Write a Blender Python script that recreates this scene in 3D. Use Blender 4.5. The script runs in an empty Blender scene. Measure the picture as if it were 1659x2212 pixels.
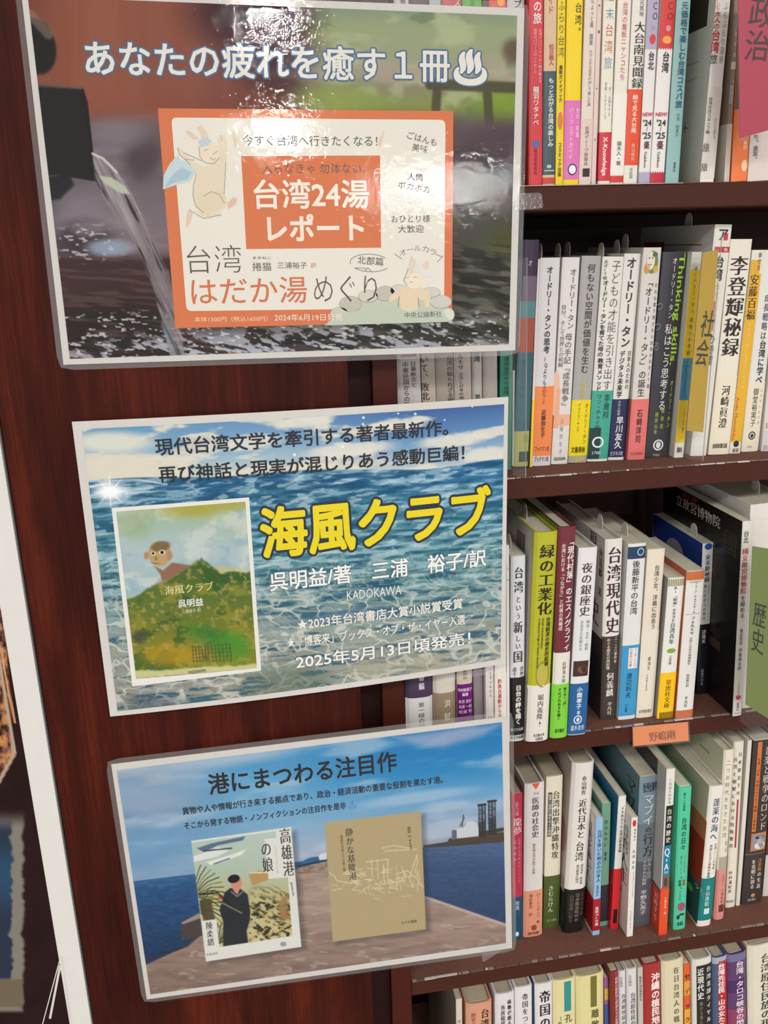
# Bookshop scene: a wooden bookcase pillar with three posters, and shelves of books beside it.
import bpy, math, numpy as np
from mathutils import Matrix, Vector

# ------------------------------------------------------------------ camera, world, lights, exposure
FPX, YAW, PITCH, ROLL = 1913.5, 0.164977, 0.295884, -0.028786
IW, IH, DIST, EYE = 1659, 2212, 750.0, 1450.0        # image frame, mm from the shelf fronts, eye height in mm
_fw = np.array([math.sin(YAW)*math.cos(PITCH), math.cos(YAW)*math.cos(PITCH), -math.sin(PITCH)])
_r = np.cross(_fw, [0, 0, 1]); _r /= np.linalg.norm(_r); _u = np.cross(_r, _fw)
_R = np.array([math.cos(ROLL)*_r+math.sin(ROLL)*_u, -(-math.sin(ROLL)*_r+math.cos(ROLL)*_u), _fw])
CAM = np.array([0.0, -DIST, 0.0])
scene = bpy.context.scene
col = scene.collection
cam_d = bpy.data.cameras.new('camera'); cam = bpy.data.objects.new('camera', cam_d); col.objects.link(cam)
cam_d.sensor_fit = 'HORIZONTAL'; cam_d.sensor_width = 36.0; cam_d.lens = 36.0*FPX/IW
cam_d.clip_start = 0.02; cam_d.clip_end = 60
cam.matrix_world = Matrix(((_R[0][0], -_R[1][0], -_R[2][0], 0), (_R[0][1], -_R[1][1], -_R[2][1], -DIST/1000),
                           (_R[0][2], -_R[1][2], -_R[2][2], EYE/1000), (0, 0, 0, 1)))
scene.camera = cam
scene.view_settings.view_transform = 'Standard'; scene.view_settings.look = 'None'
scene.view_settings.gamma = 1.0; scene.view_settings.use_curve_mapping = False
scene.view_settings.exposure = 0.42
world = bpy.data.worlds.new('world'); scene.world = world; world.use_nodes = True
world.node_tree.nodes['Background'].inputs[0].default_value = (0.985, 0.985, 1.0, 1)
world.node_tree.nodes['Background'].inputs[1].default_value = 0.60
CEIL = 2.62
LAMPS = [  # ceiling lamps of the shop: x, y, size x, size y, power
    (0.20, -1.90, 1.2, 0.30, 20), (1.7, -1.90, 1.2, 0.30, 26), (-1.5, -2.20, 1.2, 0.30, 30),
    (0.36, -4.60, 0.14, 0.30, 50), (0.70, -9.3, 0.26, 1.0, 260), (4.9, -20.0, 3.0, 1.6, 2600),
]
for _x, _y, _sx, _sy, _p in LAMPS:
    ld = bpy.data.lights.new('lamp_light', 'AREA'); ld.shape = 'RECTANGLE'; ld.size = _sx; ld.size_y = _sy
    ld.energy = _p; ld.color = (1.0, 0.975, 0.95)
    lo = bpy.data.objects.new('lamp_light', ld); col.objects.link(lo); lo.location = (_x, _y, CEIL-0.03)

def onY(x, y, Y=0.0):                 # survey helper: the point seen at (x, y) on the upright plane Y (mm)
    v = np.array([(x-IW/2)/FPX, (y-IH/2)/FPX, 1.0]) @ _R
    return CAM + (Y-CAM[1])/v[1]*v
def proj(p):                          # mm points (N,3) -> photograph pixels (N,2)
    q = (np.asarray(p, float)-CAM) @ _R.T
    return np.stack([FPX*q[..., 0]/q[..., 2]+IW/2, FPX*q[..., 1]/q[..., 2]+IH/2], -1)

# ------------------------------------------------------------------ materials (all node based)
def lin(h):
    if isinstance(h, str):
        h = [int(h[i:i+2], 16)/255 for i in (0, 2, 4)]
    return tuple(c/12.92 if c <= 0.04045 else ((c+0.055)/1.055)**2.4 for c in h)
_mats = {}
def mat(hexc, rough=0.42, kind='print'):
    key = (hexc, rough, kind)
    if key in _mats: return _mats[key]
    m = bpy.data.materials.new(f'{kind}_{hexc}'); m.use_nodes = True; nt = m.node_tree
    b = nt.nodes['Principled BSDF']; c = lin(hexc)
    b.inputs['Roughness'].default_value = rough
    b.inputs['Specular IOR Level'].default_value = 0.14 if kind in ('board', 'carpet') else 0.4
    b.inputs['Base Color'].default_value = (*c, 1)
    if kind in ('paper', 'cover', 'wood', 'board', 'carpet', 'wall'):
        tc = nt.nodes.new('ShaderNodeTexCoord'); mp = nt.nodes.new('ShaderNodeMapping')
        nz = nt.nodes.new('ShaderNodeTexNoise'); mx = nt.nodes.new('ShaderNodeMix'); mx.data_type = 'RGBA'
        nt.links.new(tc.outputs['Object'], mp.inputs[0]); nt.links.new(mp.outputs[0], nz.inputs['Vector'])
        sc = {'paper': (900, 40, 900), 'cover': (60, 60, 60), 'wood': (55, 55, 5), 'board': (120, 120, 120), 'carpet': (400, 400, 400), 'wall': (5, 5, 5)}[kind]
        mp.inputs['Scale'].default_value = sc
        nz.inputs['Detail'].default_value = 4.0; nz.inputs['Scale'].default_value = 1.0
        a = {'paper': .80, 'cover': .95, 'wood': .62, 'board': .86, 'carpet': .6, 'wall': .96}[kind]
        bb = {'paper': 1.06, 'cover': 1.03, 'wood': 1.45, 'board': 1.15, 'carpet': 1.4, 'wall': 1.03}[kind]
        mx.inputs['A'].default_value = (*[v*a for v in c], 1)
        mx.inputs['B'].default_value = (*[min(1, v*bb) for v in c], 1)
        nt.links.new(nz.outputs['Fac'], mx.inputs['Factor']); nt.links.new(mx.outputs['Result'], b.inputs['Base Color'])
    _mats[key] = m
    return m
def wood_mat():
    m = bpy.data.materials.new('mahogany_veneer'); m.use_nodes = True; nt = m.node_tree; N = nt.nodes
    b = N['Principled BSDF']; b.inputs['Roughness'].default_value = 0.42
    b.inputs['Specular IOR Level'].default_value = 0.08
    tc = N.new('ShaderNodeTexCoord')
    def noise(scale, detail, rough=.6, dist=0):
        mp = N.new('ShaderNodeMapping'); mp.inputs['Scale'].default_value = scale
        nz = N.new('ShaderNodeTexNoise'); nz.inputs['Detail'].default_value = detail
        nz.inputs['Roughness'].default_value = rough; nz.inputs['Scale'].default_value = 1; nz.inputs['Distortion'].default_value = dist
        nt.links.new(tc.outputs['Object'], mp.inputs[0]); nt.links.new(mp.outputs[0], nz.inputs['Vector']); return nz
    big = noise((26, 26, 3.2), 3, .55, .4); fine = noise((620, 620, 16), 4); dots = noise((260, 260, 60), 2, .7)
    cr = N.new('ShaderNodeValToRGB'); e = cr.color_ramp.elements
    e[0].position = .30; e[0].color = (*lin('2c0f0c'), 1); e[1].position = .72; e[1].color = (*lin('5c2414'), 1)
    k = e.new(.5); k.color = (*lin('3e1710'), 1)
    m1 = N.new('ShaderNodeMath'); m1.operation = 'MULTIPLY_ADD'; m1.inputs[1].default_value = .38
    nt.links.new(fine.outputs['Fac'], m1.inputs[0])
    m2 = N.new('ShaderNodeMath'); m2.operation = 'MULTIPLY_ADD'; m2.inputs[1].default_value = .85; m2.inputs[2].default_value = -.12
    nt.links.new(big.outputs['Fac'], m2.inputs[0]); nt.links.new(m2.outputs[0], m1.inputs[2])
    m3 = N.new('ShaderNodeMath'); m3.operation = 'MULTIPLY_ADD'; m3.inputs[1].default_value = .12; nt.links.new(dots.outputs['Fac'], m3.inputs[0])
    nt.links.new(m1.outputs[0], m3.inputs[2])
    m4 = N.new('ShaderNodeMath'); m4.operation = 'SUBTRACT'; m4.inputs[1].default_value = .06
    nt.links.new(m3.outputs[0], m4.inputs[0]); nt.links.new(m4.outputs[0], cr.inputs[0])
    nt.links.new(cr.outputs[0], b.inputs['Base Color'])
    return m
def film_mat(name, bump, tint='ffffff', ior=1.46, rough=0.03, haze=0.0):
    m = bpy.data.materials.new(name); m.use_nodes = True; nt = m.node_tree; N = nt.nodes
    N.remove(N['Principled BSDF'])
    tr = N.new('ShaderNodeBsdfTransparent'); tr.inputs[0].default_value = (*lin(tint), 1)
    gl = N.new('ShaderNodeBsdfGlossy'); gl.inputs['Roughness'].default_value = rough
    geo = N.new('ShaderNodeNewGeometry'); dt_ = N.new('ShaderNodeVectorMath'); dt_.operation = 'DOT_PRODUCT'
    nt.links.new(geo.outputs['Incoming'], dt_.inputs[0]); nt.links.new(geo.outputs['Normal'], dt_.inputs[1])
    ab = N.new('ShaderNodeMath'); ab.operation = 'ABSOLUTE'; nt.links.new(dt_.outputs['Value'], ab.inputs[0])
    om = N.new('ShaderNodeMath'); om.operation = 'SUBTRACT'; om.inputs[0].default_value = 1.0; nt.links.new(ab.outputs[0], om.inputs[1])
    pw = N.new('ShaderNodeMath'); pw.operation = 'POWER'; pw.inputs[1].default_value = 5.0; nt.links.new(om.outputs[0], pw.inputs[0])
    f0 = ((ior-1)/(ior+1))**2
    fr = N.new('ShaderNodeMath'); fr.operation = 'MULTIPLY_ADD'; fr.inputs[1].default_value = 1-f0; fr.inputs[2].default_value = f0; nt.links.new(pw.outputs[0], fr.inputs[0])
    bf = N.new('ShaderNodeMath'); bf.operation = 'SUBTRACT'; bf.inputs[0].default_value = 1.0; nt.links.new(geo.outputs['Backfacing'], bf.inputs[1])
    fm = N.new('ShaderNodeMath'); fm.operation = 'MULTIPLY'; nt.links.new(fr.outputs[0], fm.inputs[0]); nt.links.new(bf.outputs[0], fm.inputs[1]); fr = fm   # the inner side is bonded, only the outer face mirrors
    mx = N.new('ShaderNodeMixShader')
    nt.links.new(fr.outputs[0], mx.inputs[0]); nt.links.new(tr.outputs[0], mx.inputs[1]); nt.links.new(gl.outputs[0], mx.inputs[2])
    if bump:
        tc = N.new('ShaderNodeTexCoord')
        prev = None
        for sc, st, dt in bump:
            mp = N.new('ShaderNodeMapping'); mp.inputs['Scale'].default_value = sc
            nz = N.new('ShaderNodeTexNoise'); nz.inputs['Scale'].default_value = 1; nz.inputs['Detail'].default_value = 2
            bp = N.new('ShaderNodeBump'); bp.inputs['Strength'].default_value = 1.0; bp.inputs['Distance'].default_value = dt
            nt.links.new(tc.outputs['Object'], mp.inputs[0]); nt.links.new(mp.outputs[0], nz.inputs['Vector']); nt.links.new(nz.outputs['Fac'], bp.inputs['Height'])
            if prev: nt.links.new(prev.outputs[0], bp.inputs['Normal'])
            prev = bp
        nt.links.new(prev.outputs[0], gl.inputs['Normal'])
    out = mx
    if haze:
        df = N.new('ShaderNodeBsdfDiffuse'); df.inputs[0].default_value = (.8, .8, .8, 1)
        m2 = N.new('ShaderNodeMixShader'); m2.inputs[0].default_value = haze
        nt.links.new(mx.outputs[0], m2.inputs[1]); nt.links.new(df.outputs[0], m2.inputs[2]); out = m2
    nt.links.new(out.outputs[0], N['Material Output'].inputs[0])
    return m
def print_mat():                       # flat colour print: colours stored on the picture's own mesh
    m = bpy.data.materials.new('picture_print'); m.use_nodes = True; nt = m.node_tree
    b = nt.nodes['Principled BSDF']; b.inputs['Roughness'].default_value = .6; b.inputs['Specular IOR Level'].default_value = .05
    a = nt.nodes.new('ShaderNodeVertexColor'); a.layer_name = 'Col'; nt.links.new(a.outputs[0], b.inputs['Base Color'])
    return m

# ------------------------------------------------------------------ object helpers
def W3(p):                             # mm in the survey frame -> metres in the world
    a = np.asarray(p, float)/1000.0; a = a.copy(); a[..., 2] += EYE/1000.0
    return a
def empty(name, loc_mm, label=None, cat=None, group=None, kind=None):
    o = bpy.data.objects.new(name, None); col.objects.link(o); o.location = W3(loc_mm); o.empty_display_size = .01
    tag(o, label, cat, group, kind); return o
def tag(o, label=None, cat=None, group=None, kind=None):
    for k, v in (('label', label), ('category', cat), ('group', group), ('kind', kind)):
        if v: o[k] = v
    return o
class Acc:                             # gathers vertices, faces and materials of one mesh
    def __init__(s): s.v = []; s.f = []; s.m = []; s.mats = []; s.n = 0
    def mi(s, m):
        if m not in s.mats: s.mats.append(m)
        return s.mats.index(m)
    def add(s, verts, faces, m):
        k = s.mi(m); s.v.append(np.asarray(verts, float)); s.f += [tuple(i+s.n for i in f) for f in faces]
        s.m += [k]*len(faces); s.n += len(verts)
    def build(s, name, parent=None, origin=(0, 0, 0), smooth=False, local=False):
        me = bpy.data.meshes.new(name)
        if s.n:
            v = np.concatenate(s.v)
            v = (v-np.asarray(origin, float))/1000.0
            if not local and parent is None: pass
            me.from_pydata(v.tolist(), [], s.f)
            for m in s.mats: me.materials.append(m)
            me.polygons.foreach_set('material_index', s.m)
            if smooth: me.polygons.foreach_set('use_smooth', [True]*len(s.f))
        o = bpy.data.objects.new(name, me); col.objects.link(o)
        if parent is not None: o.parent = parent
        else: o.location = W3(origin)
        return o
def box(a, x0, x1, y0, y1, z0, z1, m, bev=0.0):
    if bev:
        b = bev; V = []; 
        for z, i in ((z0, b), (z0+b, 0), (z1-b, 0), (z1, b)):
            x_, X_, y_, Y_ = x0+i, x1-i, y0+i, y1-i
            c = b if i == 0 else b*.6
            V += [(x_+c, y_, z), (X_-c, y_, z), (X_, y_+c, z), (X_, Y_-c, z), (X_-c, Y_, z), (x_+c, Y_, z), (x_, Y_-c, z), (x_, y_+c, z)]
        F = [tuple(range(7, -1, -1)), tuple(range(24, 32))]
        for k in range(3):
            for j in range(8): F.append((k*8+j, k*8+(j+1) % 8, k*8+8+(j+1) % 8, k*8+8+j))
        a.add(V, F, m); return
    V = [(x, y, z) for z in (z0, z1) for x, y in ((x0, y0), (x1, y0), (x1, y1), (x0, y1))]
    a.add(V, [(3, 2, 1, 0), (4, 5, 6, 7), (0, 1, 5, 4), (1, 2, 6, 5), (2, 3, 7, 6), (3, 0, 4, 7)], m)

# ------------------------------------------------------------------ lettering
_gc = {}; _fo = None
def _textmesh(s, off, res=2):
    global _fo
    c = bpy.data.curves.new('t', 'FONT'); c.body = s; c.offset = off; c.resolution_u = res; c.size = 1
    o = bpy.data.objects.new('t', c); col.objects.link(o)
    dg = bpy.context.evaluated_depsgraph_get(); me = bpy.data.meshes.new_from_object(o.evaluated_get(dg))
    n = len(me.vertices); v = np.zeros(n*3); me.vertices.foreach_get('co', v); v = v.reshape(-1, 3)[:, :2].copy()
    F = [tuple(p.vertices) for p in me.polygons]
    bpy.data.objects.remove(o); bpy.data.curves.remove(c); bpy.data.meshes.remove(me)
    return v, F
def glyphs(s, style):
    """outline of a string in em units as a list of (verts, faces, layer)"""
    key = (s, style)
    if key in _gc: return _gc[key]
    if 'm' in style:                   # brush / Ming-like: thin horizontals, heavier uprights
        v, F = _textmesh(s, -.010); d = .034 if 'b' in style else .022
        r = [(v+np.array([dx, 0]), F, k) for k, dx in enumerate((-d, 0, d))]
    elif 'b' in style or 'B' in style: # heavy faces are built up from shifted copies
        v, F = _textmesh(s, 0.0); d = .025 if 'B' in style else .016
        sh = [(a_*d, b_*d) for a_ in (-1, 1) for b_ in (-1, 1)]
        if 'B' in style: sh += [(0, d*1.2), (0, -d*1.2), (d*1.2, 0), (-d*1.2, 0), (0, 0)]
        r = [(v+np.array(q), F, k) for k, q in enumerate(sh)]
    else:
        v, F = _textmesh(s, -.012 if 't' in style else .003); r = [(v, F, 0)]
    _gc[key] = r; return r
ROTV = set('ー〜～「」『』（）()…‥―-=＝〈〉')
def outline_of(s, style, ow):
    v, F = _textmesh(s, 0.0); d = .036 if 'B' in style else .020 if 'b' in style else 0; out = []
    for R_, n in ((d+ow, 14), (d+ow*.45, 8)):
        for i in range(n): out.append((v+R_*np.array([math.cos(6.2832*i/n), math.sin(6.2832*i/n)]), F, len(out)))
    return out
def vcells(s, style):
    """string set downwards; cell 1 em, returns verts with x in [-.5,.5], y from 0 to -n"""
    out = []
    n = len(s)
    for i, ch in enumerate(s):
        if ch in ' 　': continue
        for v, F, k in glyphs(ch, style):
            w = v-np.array([.5, .38])
            if ch in '()-': w = v-np.array([.2, .3])
            if ch in ROTV: w = np.stack([w[:, 1], -w[:, 0]], 1)
            elif ch in '、。': w = w+np.array([.55, .55])
            elif ord(ch) < 128: w = v-np.array([.3, .35])
            out.append((w+np.array([0, -i-.5]), F, k))
    return out, n
def hcells(s, style):
    """string set rightwards by its own spacing, x from 0 to n em, y centred"""
    g = glyphs(s, style); n = max(v[:, 0].max() for v, F, k in g); n0 = min(v[:, 0].min() for v, F, k in g)
    return [(v-np.array([n0, .38]), F, k) for v, F, k in g], n-n0
# ------------------------------------------------------------------ the bookcase and the shop around it
ZS = {1: 41.5, 2: -209.0, 3: -480.0, 4: -760.0, 5: -1038.0}     # tops of the shelf boards
XL, XR, BACK = 140.0, 1000.0, 235.0
WOOD = wood_mat(); SHELF = mat('45241c', .45, 'board'); SHELFTOP = mat('6d4a3e', .8, 'carpet'); UPR = mat('451c15', .5, 'board')
DARKB = mat('2b1a17', .6, 'board')
def struct(o): o['kind'] = 'structure'; return o
a = Acc(); box(a, -3000, 3000, -3500, 1500, -EYE-20, -EYE, mat('8d8478', .5, 'wall')); struct(a.build('floor', origin=(0, 0, -EYE)))
a = Acc(); box(a, -6000, 9000, -24000, 1500, CEIL*1000-EYE, CEIL*1000-EYE+20, mat('d8d4cc', .8, 'wall')); struct(a.build('ceiling', origin=(0, 0, CEIL*1000-EYE)))
for i, (_x, _y, _sx, _sy, _p) in enumerate(LAMPS):
    x, y, z = _x*1000, _y*1000, CEIL*1000-EYE
    e = empty('ceiling_lamp', (x, y, z), ['long ceiling lamp panel straight over the bookcase aisle', 'long ceiling lamp panel over the aisle to the right', 'long ceiling lamp panel over the aisle to the left',
        'small ceiling lamp behind the viewer', 'second ceiling lamp farther behind the viewer', 'wide ceiling lamp at the far end of the shop'][i], 'lamp', 'ceiling lamps of the shop')
    a = Acc(); hx, hy = _sx*500+25, _sy*500+25
    for q in ((-hx, -hx+25, -hy, hy), (hx-25, hx, -hy, hy), (-hx, hx, -hy, -hy+25), (-hx, hx, hy-25, hy)):
        box(a, x+q[0], x+q[1], y+q[2], y+q[3], z-40, z, mat('d8d4cc', .5))
    a.build('lamp_frame', e, (x, y, z))

bc = empty('bookcase', (500, 100, -EYE), 'dark red-brown wooden bookcase with a broad front pillar and shelves full of books', 'bookcase')
O = (500, 100, -EYE)
def bpart(name, *boxes, parent=bc, kind=None, label=None):
    a = Acc()
    for q in boxes: box(a, *q)
    o = a.build(name, parent, O)
    if kind: o['kind'] = kind
    if label: o['label'] = label
    return o
bpart('pillar', (-182, 94.5, -22, 180, -EYE+80, 700, WOOD, 1.0))
a = Acc(); box(a, -900, -183.2, -14, 180, -EYE, 700, mat('2b1816', .5, 'board'), 1.0); tag(a.build('display_panel', origin=(-540, 80, -EYE)), 'dark brown upright panel behind the large dark poster, left of the pillar', 'panel')
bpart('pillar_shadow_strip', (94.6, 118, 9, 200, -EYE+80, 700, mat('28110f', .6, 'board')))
bpart('upright', (118.1, 139.8, 0, BACK, -EYE+80, 700, UPR, .6))
bpart('back_panel', (139.9, XR, BACK, BACK+12, -EYE+80, 700, DARKB))
bpart('side_panel', (XR, XR+20, 0, BACK+12, -EYE+80, 700, UPR, .6))
bpart('plinth', (-182, XR+20, 12, BACK, -EYE, -EYE+79, DARKB))
for k in (1, 2, 3, 4, 5, 0):
    z = ZS.get(k, 330.0)
    s = bpart('shelf', (XL, XR-.2, 0, BACK-.2, z-20.5, z-.6, SHELF, 1.0))
    a = Acc(); box(a, XL+.5, XR-1, 2.2, BACK-1, z-.6, z, SHELFTOP); a.build('shelf_mat', s, O)
    # clear edging along the front of each shelf, broken highlights put into its pale and dark lengths
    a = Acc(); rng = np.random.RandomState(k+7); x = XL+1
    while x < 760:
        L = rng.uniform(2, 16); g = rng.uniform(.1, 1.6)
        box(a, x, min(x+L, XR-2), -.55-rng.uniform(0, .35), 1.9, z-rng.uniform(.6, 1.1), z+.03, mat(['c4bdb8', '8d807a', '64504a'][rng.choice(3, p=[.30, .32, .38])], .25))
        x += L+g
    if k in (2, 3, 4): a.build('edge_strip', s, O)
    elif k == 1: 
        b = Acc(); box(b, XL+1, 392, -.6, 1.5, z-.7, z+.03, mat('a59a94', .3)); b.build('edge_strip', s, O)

# ------------------------------------------------------------------ posters
class Poster:
    def __init__(s, quad, Ys, bow=0.0, margin=(.02, .02, .02, .02), W=364.0, H=257.0):
        s.c = np.array([onY(q[0], q[1], y) for q, y in zip(quad, Ys)]); s.bow = bow; s.W, s.H = W, H
        u = np.linspace(-.05, 1.05, 12); U, V = np.meshgrid(u, u); s.quad = quad
        src = proj(s.S(U.ravel(), V.ravel())); A = []
        for (x, y), uu, vv in zip(src, U.ravel(), V.ravel()):
            x, y = x/1000, y/1000
            A += [[x, y, 1, 0, 0, 0, -uu*x, -uu*y, -uu], [0, 0, 0, x, y, 1, -vv*x, -vv*y, -vv]]
        s.h = np.linalg.svd(np.array(A))[2][-1].reshape(3, 3)
    def S(s, u, v, off=0.0):
        u = np.asarray(u, float)[..., None]; v = np.asarray(v, float)[..., None]; c = s.c
        p = (1-v)*((1-u)*c[0]+u*c[1])+v*((1-u)*c[3]+u*c[2])
        b = s.bow*4*(u*(1-u)) if s.bow else 0*u
        p[..., 1] -= (b[..., 0]+off); return p
    def uv(s, x, y):
        P = np.stack([np.asarray(x, float), np.asarray(y, float)], -1)
        def Hm(q):
            q = np.concatenate([q/1000, np.ones(q.shape[:-1]+(1,))], -1) @ s.h.T; return q[..., :2]/q[..., 2:]
        w0 = Hm(P); w = w0.copy()
        for _ in range(5): w += w0-Hm(proj(s.S(w[..., 0], w[..., 1])))
        return w
    def mm(s, x, y): return s.uv(x, y)*np.array([s.W, s.H])
    def patch(s, a, uvs, faces, m, off):
        uvs = np.asarray(uvs); a.add(s.S(uvs[:, 0], uvs[:, 1], off), faces, m)
def slab(P, a, m, off0, off1, ext=0.0, rad=0.0, nu=26, nv=18):
    """sheet that follows the poster's surface, ext mm beyond the paper, rounded corners"""
    us = np.linspace(-ext/P.W, 1+ext/P.W, nu); vs = np.linspace(-ext/P.H, 1+ext/P.H, nv)
    U, V = np.meshgrid(us, vs)
    if rad:
        s_, t_ = U*P.W, V*P.H; x0, x1, y0, y1 = s_.min(), s_.max(), t_.min(), t_.max()
        cx = np.clip(s_, x0+rad, x1-rad); cy = np.clip(t_, y0+rad, y1-rad); dx, dy = s_-cx, t_-cy; d = np.hypot(dx, dy)
        # move corner vertices on to the arc
        k = np.where(d > rad, rad/np.maximum(d, 1e-6), 1); U = (cx+dx*k)/P.W; V = (cy+dy*k)/P.H
    n = nu*nv; F = []
    f = P.S(U.ravel(), V.ravel(), off1); b = P.S(U.ravel(), V.ravel(), off0)
    for j in range(nv-1):
        for i in range(nu-1):
            q = j*nu+i; F.append((q, q+nu, q+nu+1, q+1)); F.append((q+n, q+1+n, q+nu+1+n, q+nu+n))
    edge = [i for i in range(nu)]+[j*nu+nu-1 for j in range(1, nv)]+[(nv-1)*nu+i for i in range(nu-2, -1, -1)]+[j*nu for j in range(nv-2, 0, -1)]
    for i in range(len(edge)):
        p, q = edge[i], edge[(i+1) % len(edge)]; F.append((p, q, q+n, p+n))
    a.add(np.concatenate([f, b]), F, m)
def picture(P, parent, O, pq, nu, nv, paint, name='picture', off=.25, tone=(.96, 0)):
    """colour print stored on its own fine grid"""
    c = P.uv(*np.array(pq, float).T); u, v = np.meshgrid(np.linspace(0, 1, nu), np.linspace(0, 1, nv)); u = u[..., None]; v = v[..., None]
    uv = ((1-v)*((1-u)*c[0]+u*c[1])+v*((1-u)*c[3]+u*c[2])).reshape(-1, 2)
    base = P.S(uv[:, 0], uv[:, 1]); px = proj(base); base[:, 1] -= off
    X, Y = px[:, 0].reshape(nv, nu), px[:, 1].reshape(nv, nu)
    C = np.clip(paint(X, Y)*tone[0]-tone[1], 0.012, 1).reshape(-1, 3)
    C = np.where(C <= .04045, C/12.92, ((C+.055)/1.055)**2.4)
    me = bpy.data.meshes.new(name); n = nu*nv; me.vertices.add(n); me.vertices.foreach_set('co', ((base-np.array(O))/1000).ravel())
    q = (np.arange(nv-1)[:, None]*nu+np.arange(nu-1)[None]).ravel(); L = np.stack([q, q+nu, q+nu+1, q+1], 1).ravel()
    me.loops.add(len(L)); me.loops.foreach_set('vertex_index', L); me.polygons.add(len(q)); me.polygons.foreach_set('loop_start', np.arange(len(q))*4)
    me.update(calc_edges=True)
    at = me.color_attributes.new('Col', 'FLOAT_COLOR', 'POINT'); at.data.foreach_set('color', np.concatenate([C, np.ones((n, 1))], 1).ravel())
    me.materials.append(PRINT); o = bpy.data.objects.new(name, me); col.objects.link(o); o.parent = parent; return o
PRINT = print_mat()
# --- lettering and flat shapes on a poster; positions are points of the artwork
def p_text(P, a, s, p0, p1, size, colr, style='', off=.5, outline=None, ow=None, rough=.45):
    q0, q1 = P.mm(*p0), P.mm(*p1); mid = (np.array(p0)+np.array(p1))/2
    up = P.mm(mid[0], mid[1]-size/2)-P.mm(mid[0], mid[1]+size/2); em = np.linalg.norm(up)
    cells, n = hcells(s, style); ex = (q1-q0)/n; ev = np.array([ex[1], -ex[0]]); ev = ev/np.linalg.norm(ev)*em
    def put(cells, m, o):
        for v, F, k in cells:
            st = q0+v[:, :1]*ex+v[:, 1:]*ev; P.patch(a, st/np.array([P.W, P.H]), F, m, o+k*.007)
    if outline:
        g = glyphs(s, style); n0 = min(v[:, 0].min() for v, F, k in g)
        put([(v-np.array([n0, .38]), F, k*.3) for v, F, k in outline_of(s, style, ow or .04)], mat(outline, rough, 'ink'), off-(.2 if P.bow else .09))
    put(cells, mat(colr, rough, 'ink'), off)
def p_vtext(P, a, s, p0, p1, size, colr, style='', off=.5):
    q0, q1 = P.mm(*p0), P.mm(*p1); mid = (np.array(p0)+np.array(p1))/2
    w = np.linalg.norm(P.mm(mid[0]-size/2, mid[1])-P.mm(mid[0]+size/2, mid[1]))
    cells, n = vcells(s, style); d = (q1-q0)/n; ex = np.array([-d[1], d[0]]); ex = -ex/np.linalg.norm(ex)*w*(-1)
    ex = np.array([d[1], -d[0]])/np.linalg.norm(d)*w
    for v, F, k in cells:
        st = q0+v[:, :1]*ex-v[:, 1:]*d; P.patch(a, st/np.array([P.W, P.H]), F, mat(colr, .45, 'ink'), off+k*.007)
def p_poly(P, a, pts, colr, off=.3, rough=.45):
    uv = P.uv(*np.array(pts, float).T); P.patch(a, uv, [tuple(range(len(pts)-1, -1, -1))], mat(colr, rough, 'ink'), off)
def p_quad(P, a, q, colr, off=.3, n=14, rough=.45):
    c = P.uv(*np.array(q, float).T); t = np.linspace(0, 1, n); U, V = np.meshgrid(t, t); U = U.ravel()[:, None]; V = V.ravel()[:, None]
    uv = (1-V)*((1-U)*c[0]+U*c[1])+V*((1-U)*c[3]+U*c[2])
    P.patch(a, uv, [(j*n+i, j*n+n+i, j*n+n+i+1, j*n+i+1) for j in range(n-1) for i in range(n-1)], mat(colr, rough, 'ink'), off)
def p_line(P, a, pts, w, colr, off=.4):
    pts = [np.array(p, float) for p in pts]
    for p, q in zip(pts[:-1], pts[1:]):
        d = q-p; L = np.linalg.norm(d)
        if L < 1e-6: continue
        nrm = np.array([-d[1], d[0]])/L*w/2; p_poly(P, a, [p+nrm, q+nrm, q-nrm, p-nrm], colr, off)
def rrect(q, r, n=5):
    """rounded quadrilateral, r px"""
    out = []; q = [np.array(p, float) for p in q]
    for i in range(4):
        p, a, b = q[i], q[i-1], q[(i+1) % 4]; ea = p+(a-p)/np.linalg.norm(a-p)*r; eb = p+(b-p)/np.linalg.norm(b-p)*r
        for t in np.linspace(0, 1, n): out.append((1-t)**2*ea+2*t*(1-t)*p+t*t*eb)
    return out
def ell(cx, cy, rx, ry, rot=0, n=20):
    t = np.linspace(0, 2*np.pi, n, endpoint=False); c, s_ = math.cos(math.radians(rot)), math.sin(math.radians(rot))
    return [(cx+rx*math.cos(k)*c-ry*math.sin(k)*s_, cy+rx*math.cos(k)*s_+ry*math.sin(k)*c) for k in t]

# --- painting tools for the printed pictures
def vn(X, Y, sx, sy, seed, octv=3, rot=0.0):
    c, s_ = math.cos(rot), math.sin(rot); x, y = (X*c+Y*s_)/sx, (-X*s_+Y*c)/sy; out = 0; amp = 1; tot = 0
    rs = np.random.RandomState(seed); T = rs.rand(256, 256)
    for o in range(octv):
        xi, yi = np.floor(x).astype(int), np.floor(y).astype(int); fx, fy = x-xi, y-yi
        fx = fx*fx*(3-2*fx); fy = fy*fy*(3-2*fy)
        g = lambda i, j: T[(i+o*37) & 255, (j+o*91) & 255]
        out = out+amp*((1-fy)*((1-fx)*g(xi, yi)+fx*g(xi+1, yi))+fy*((1-fx)*g(xi, yi+1)+fx*g(xi+1, yi+1)))
        tot += amp; amp *= .5; x, y = x*2.03+11, y*2.03+5
    return out/tot
def sm(x, a, b): t = np.clip((x-a)/(b-a), 0, 1); return t*t*(3-2*t)
def hx(h): return np.array([int(h[i:i+2], 16)/255 for i in (0, 2, 4)])
def bl(C, m, h): m = np.clip(m, 0, 1)[..., None]; return C*(1-m)+hx(h)*m
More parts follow.
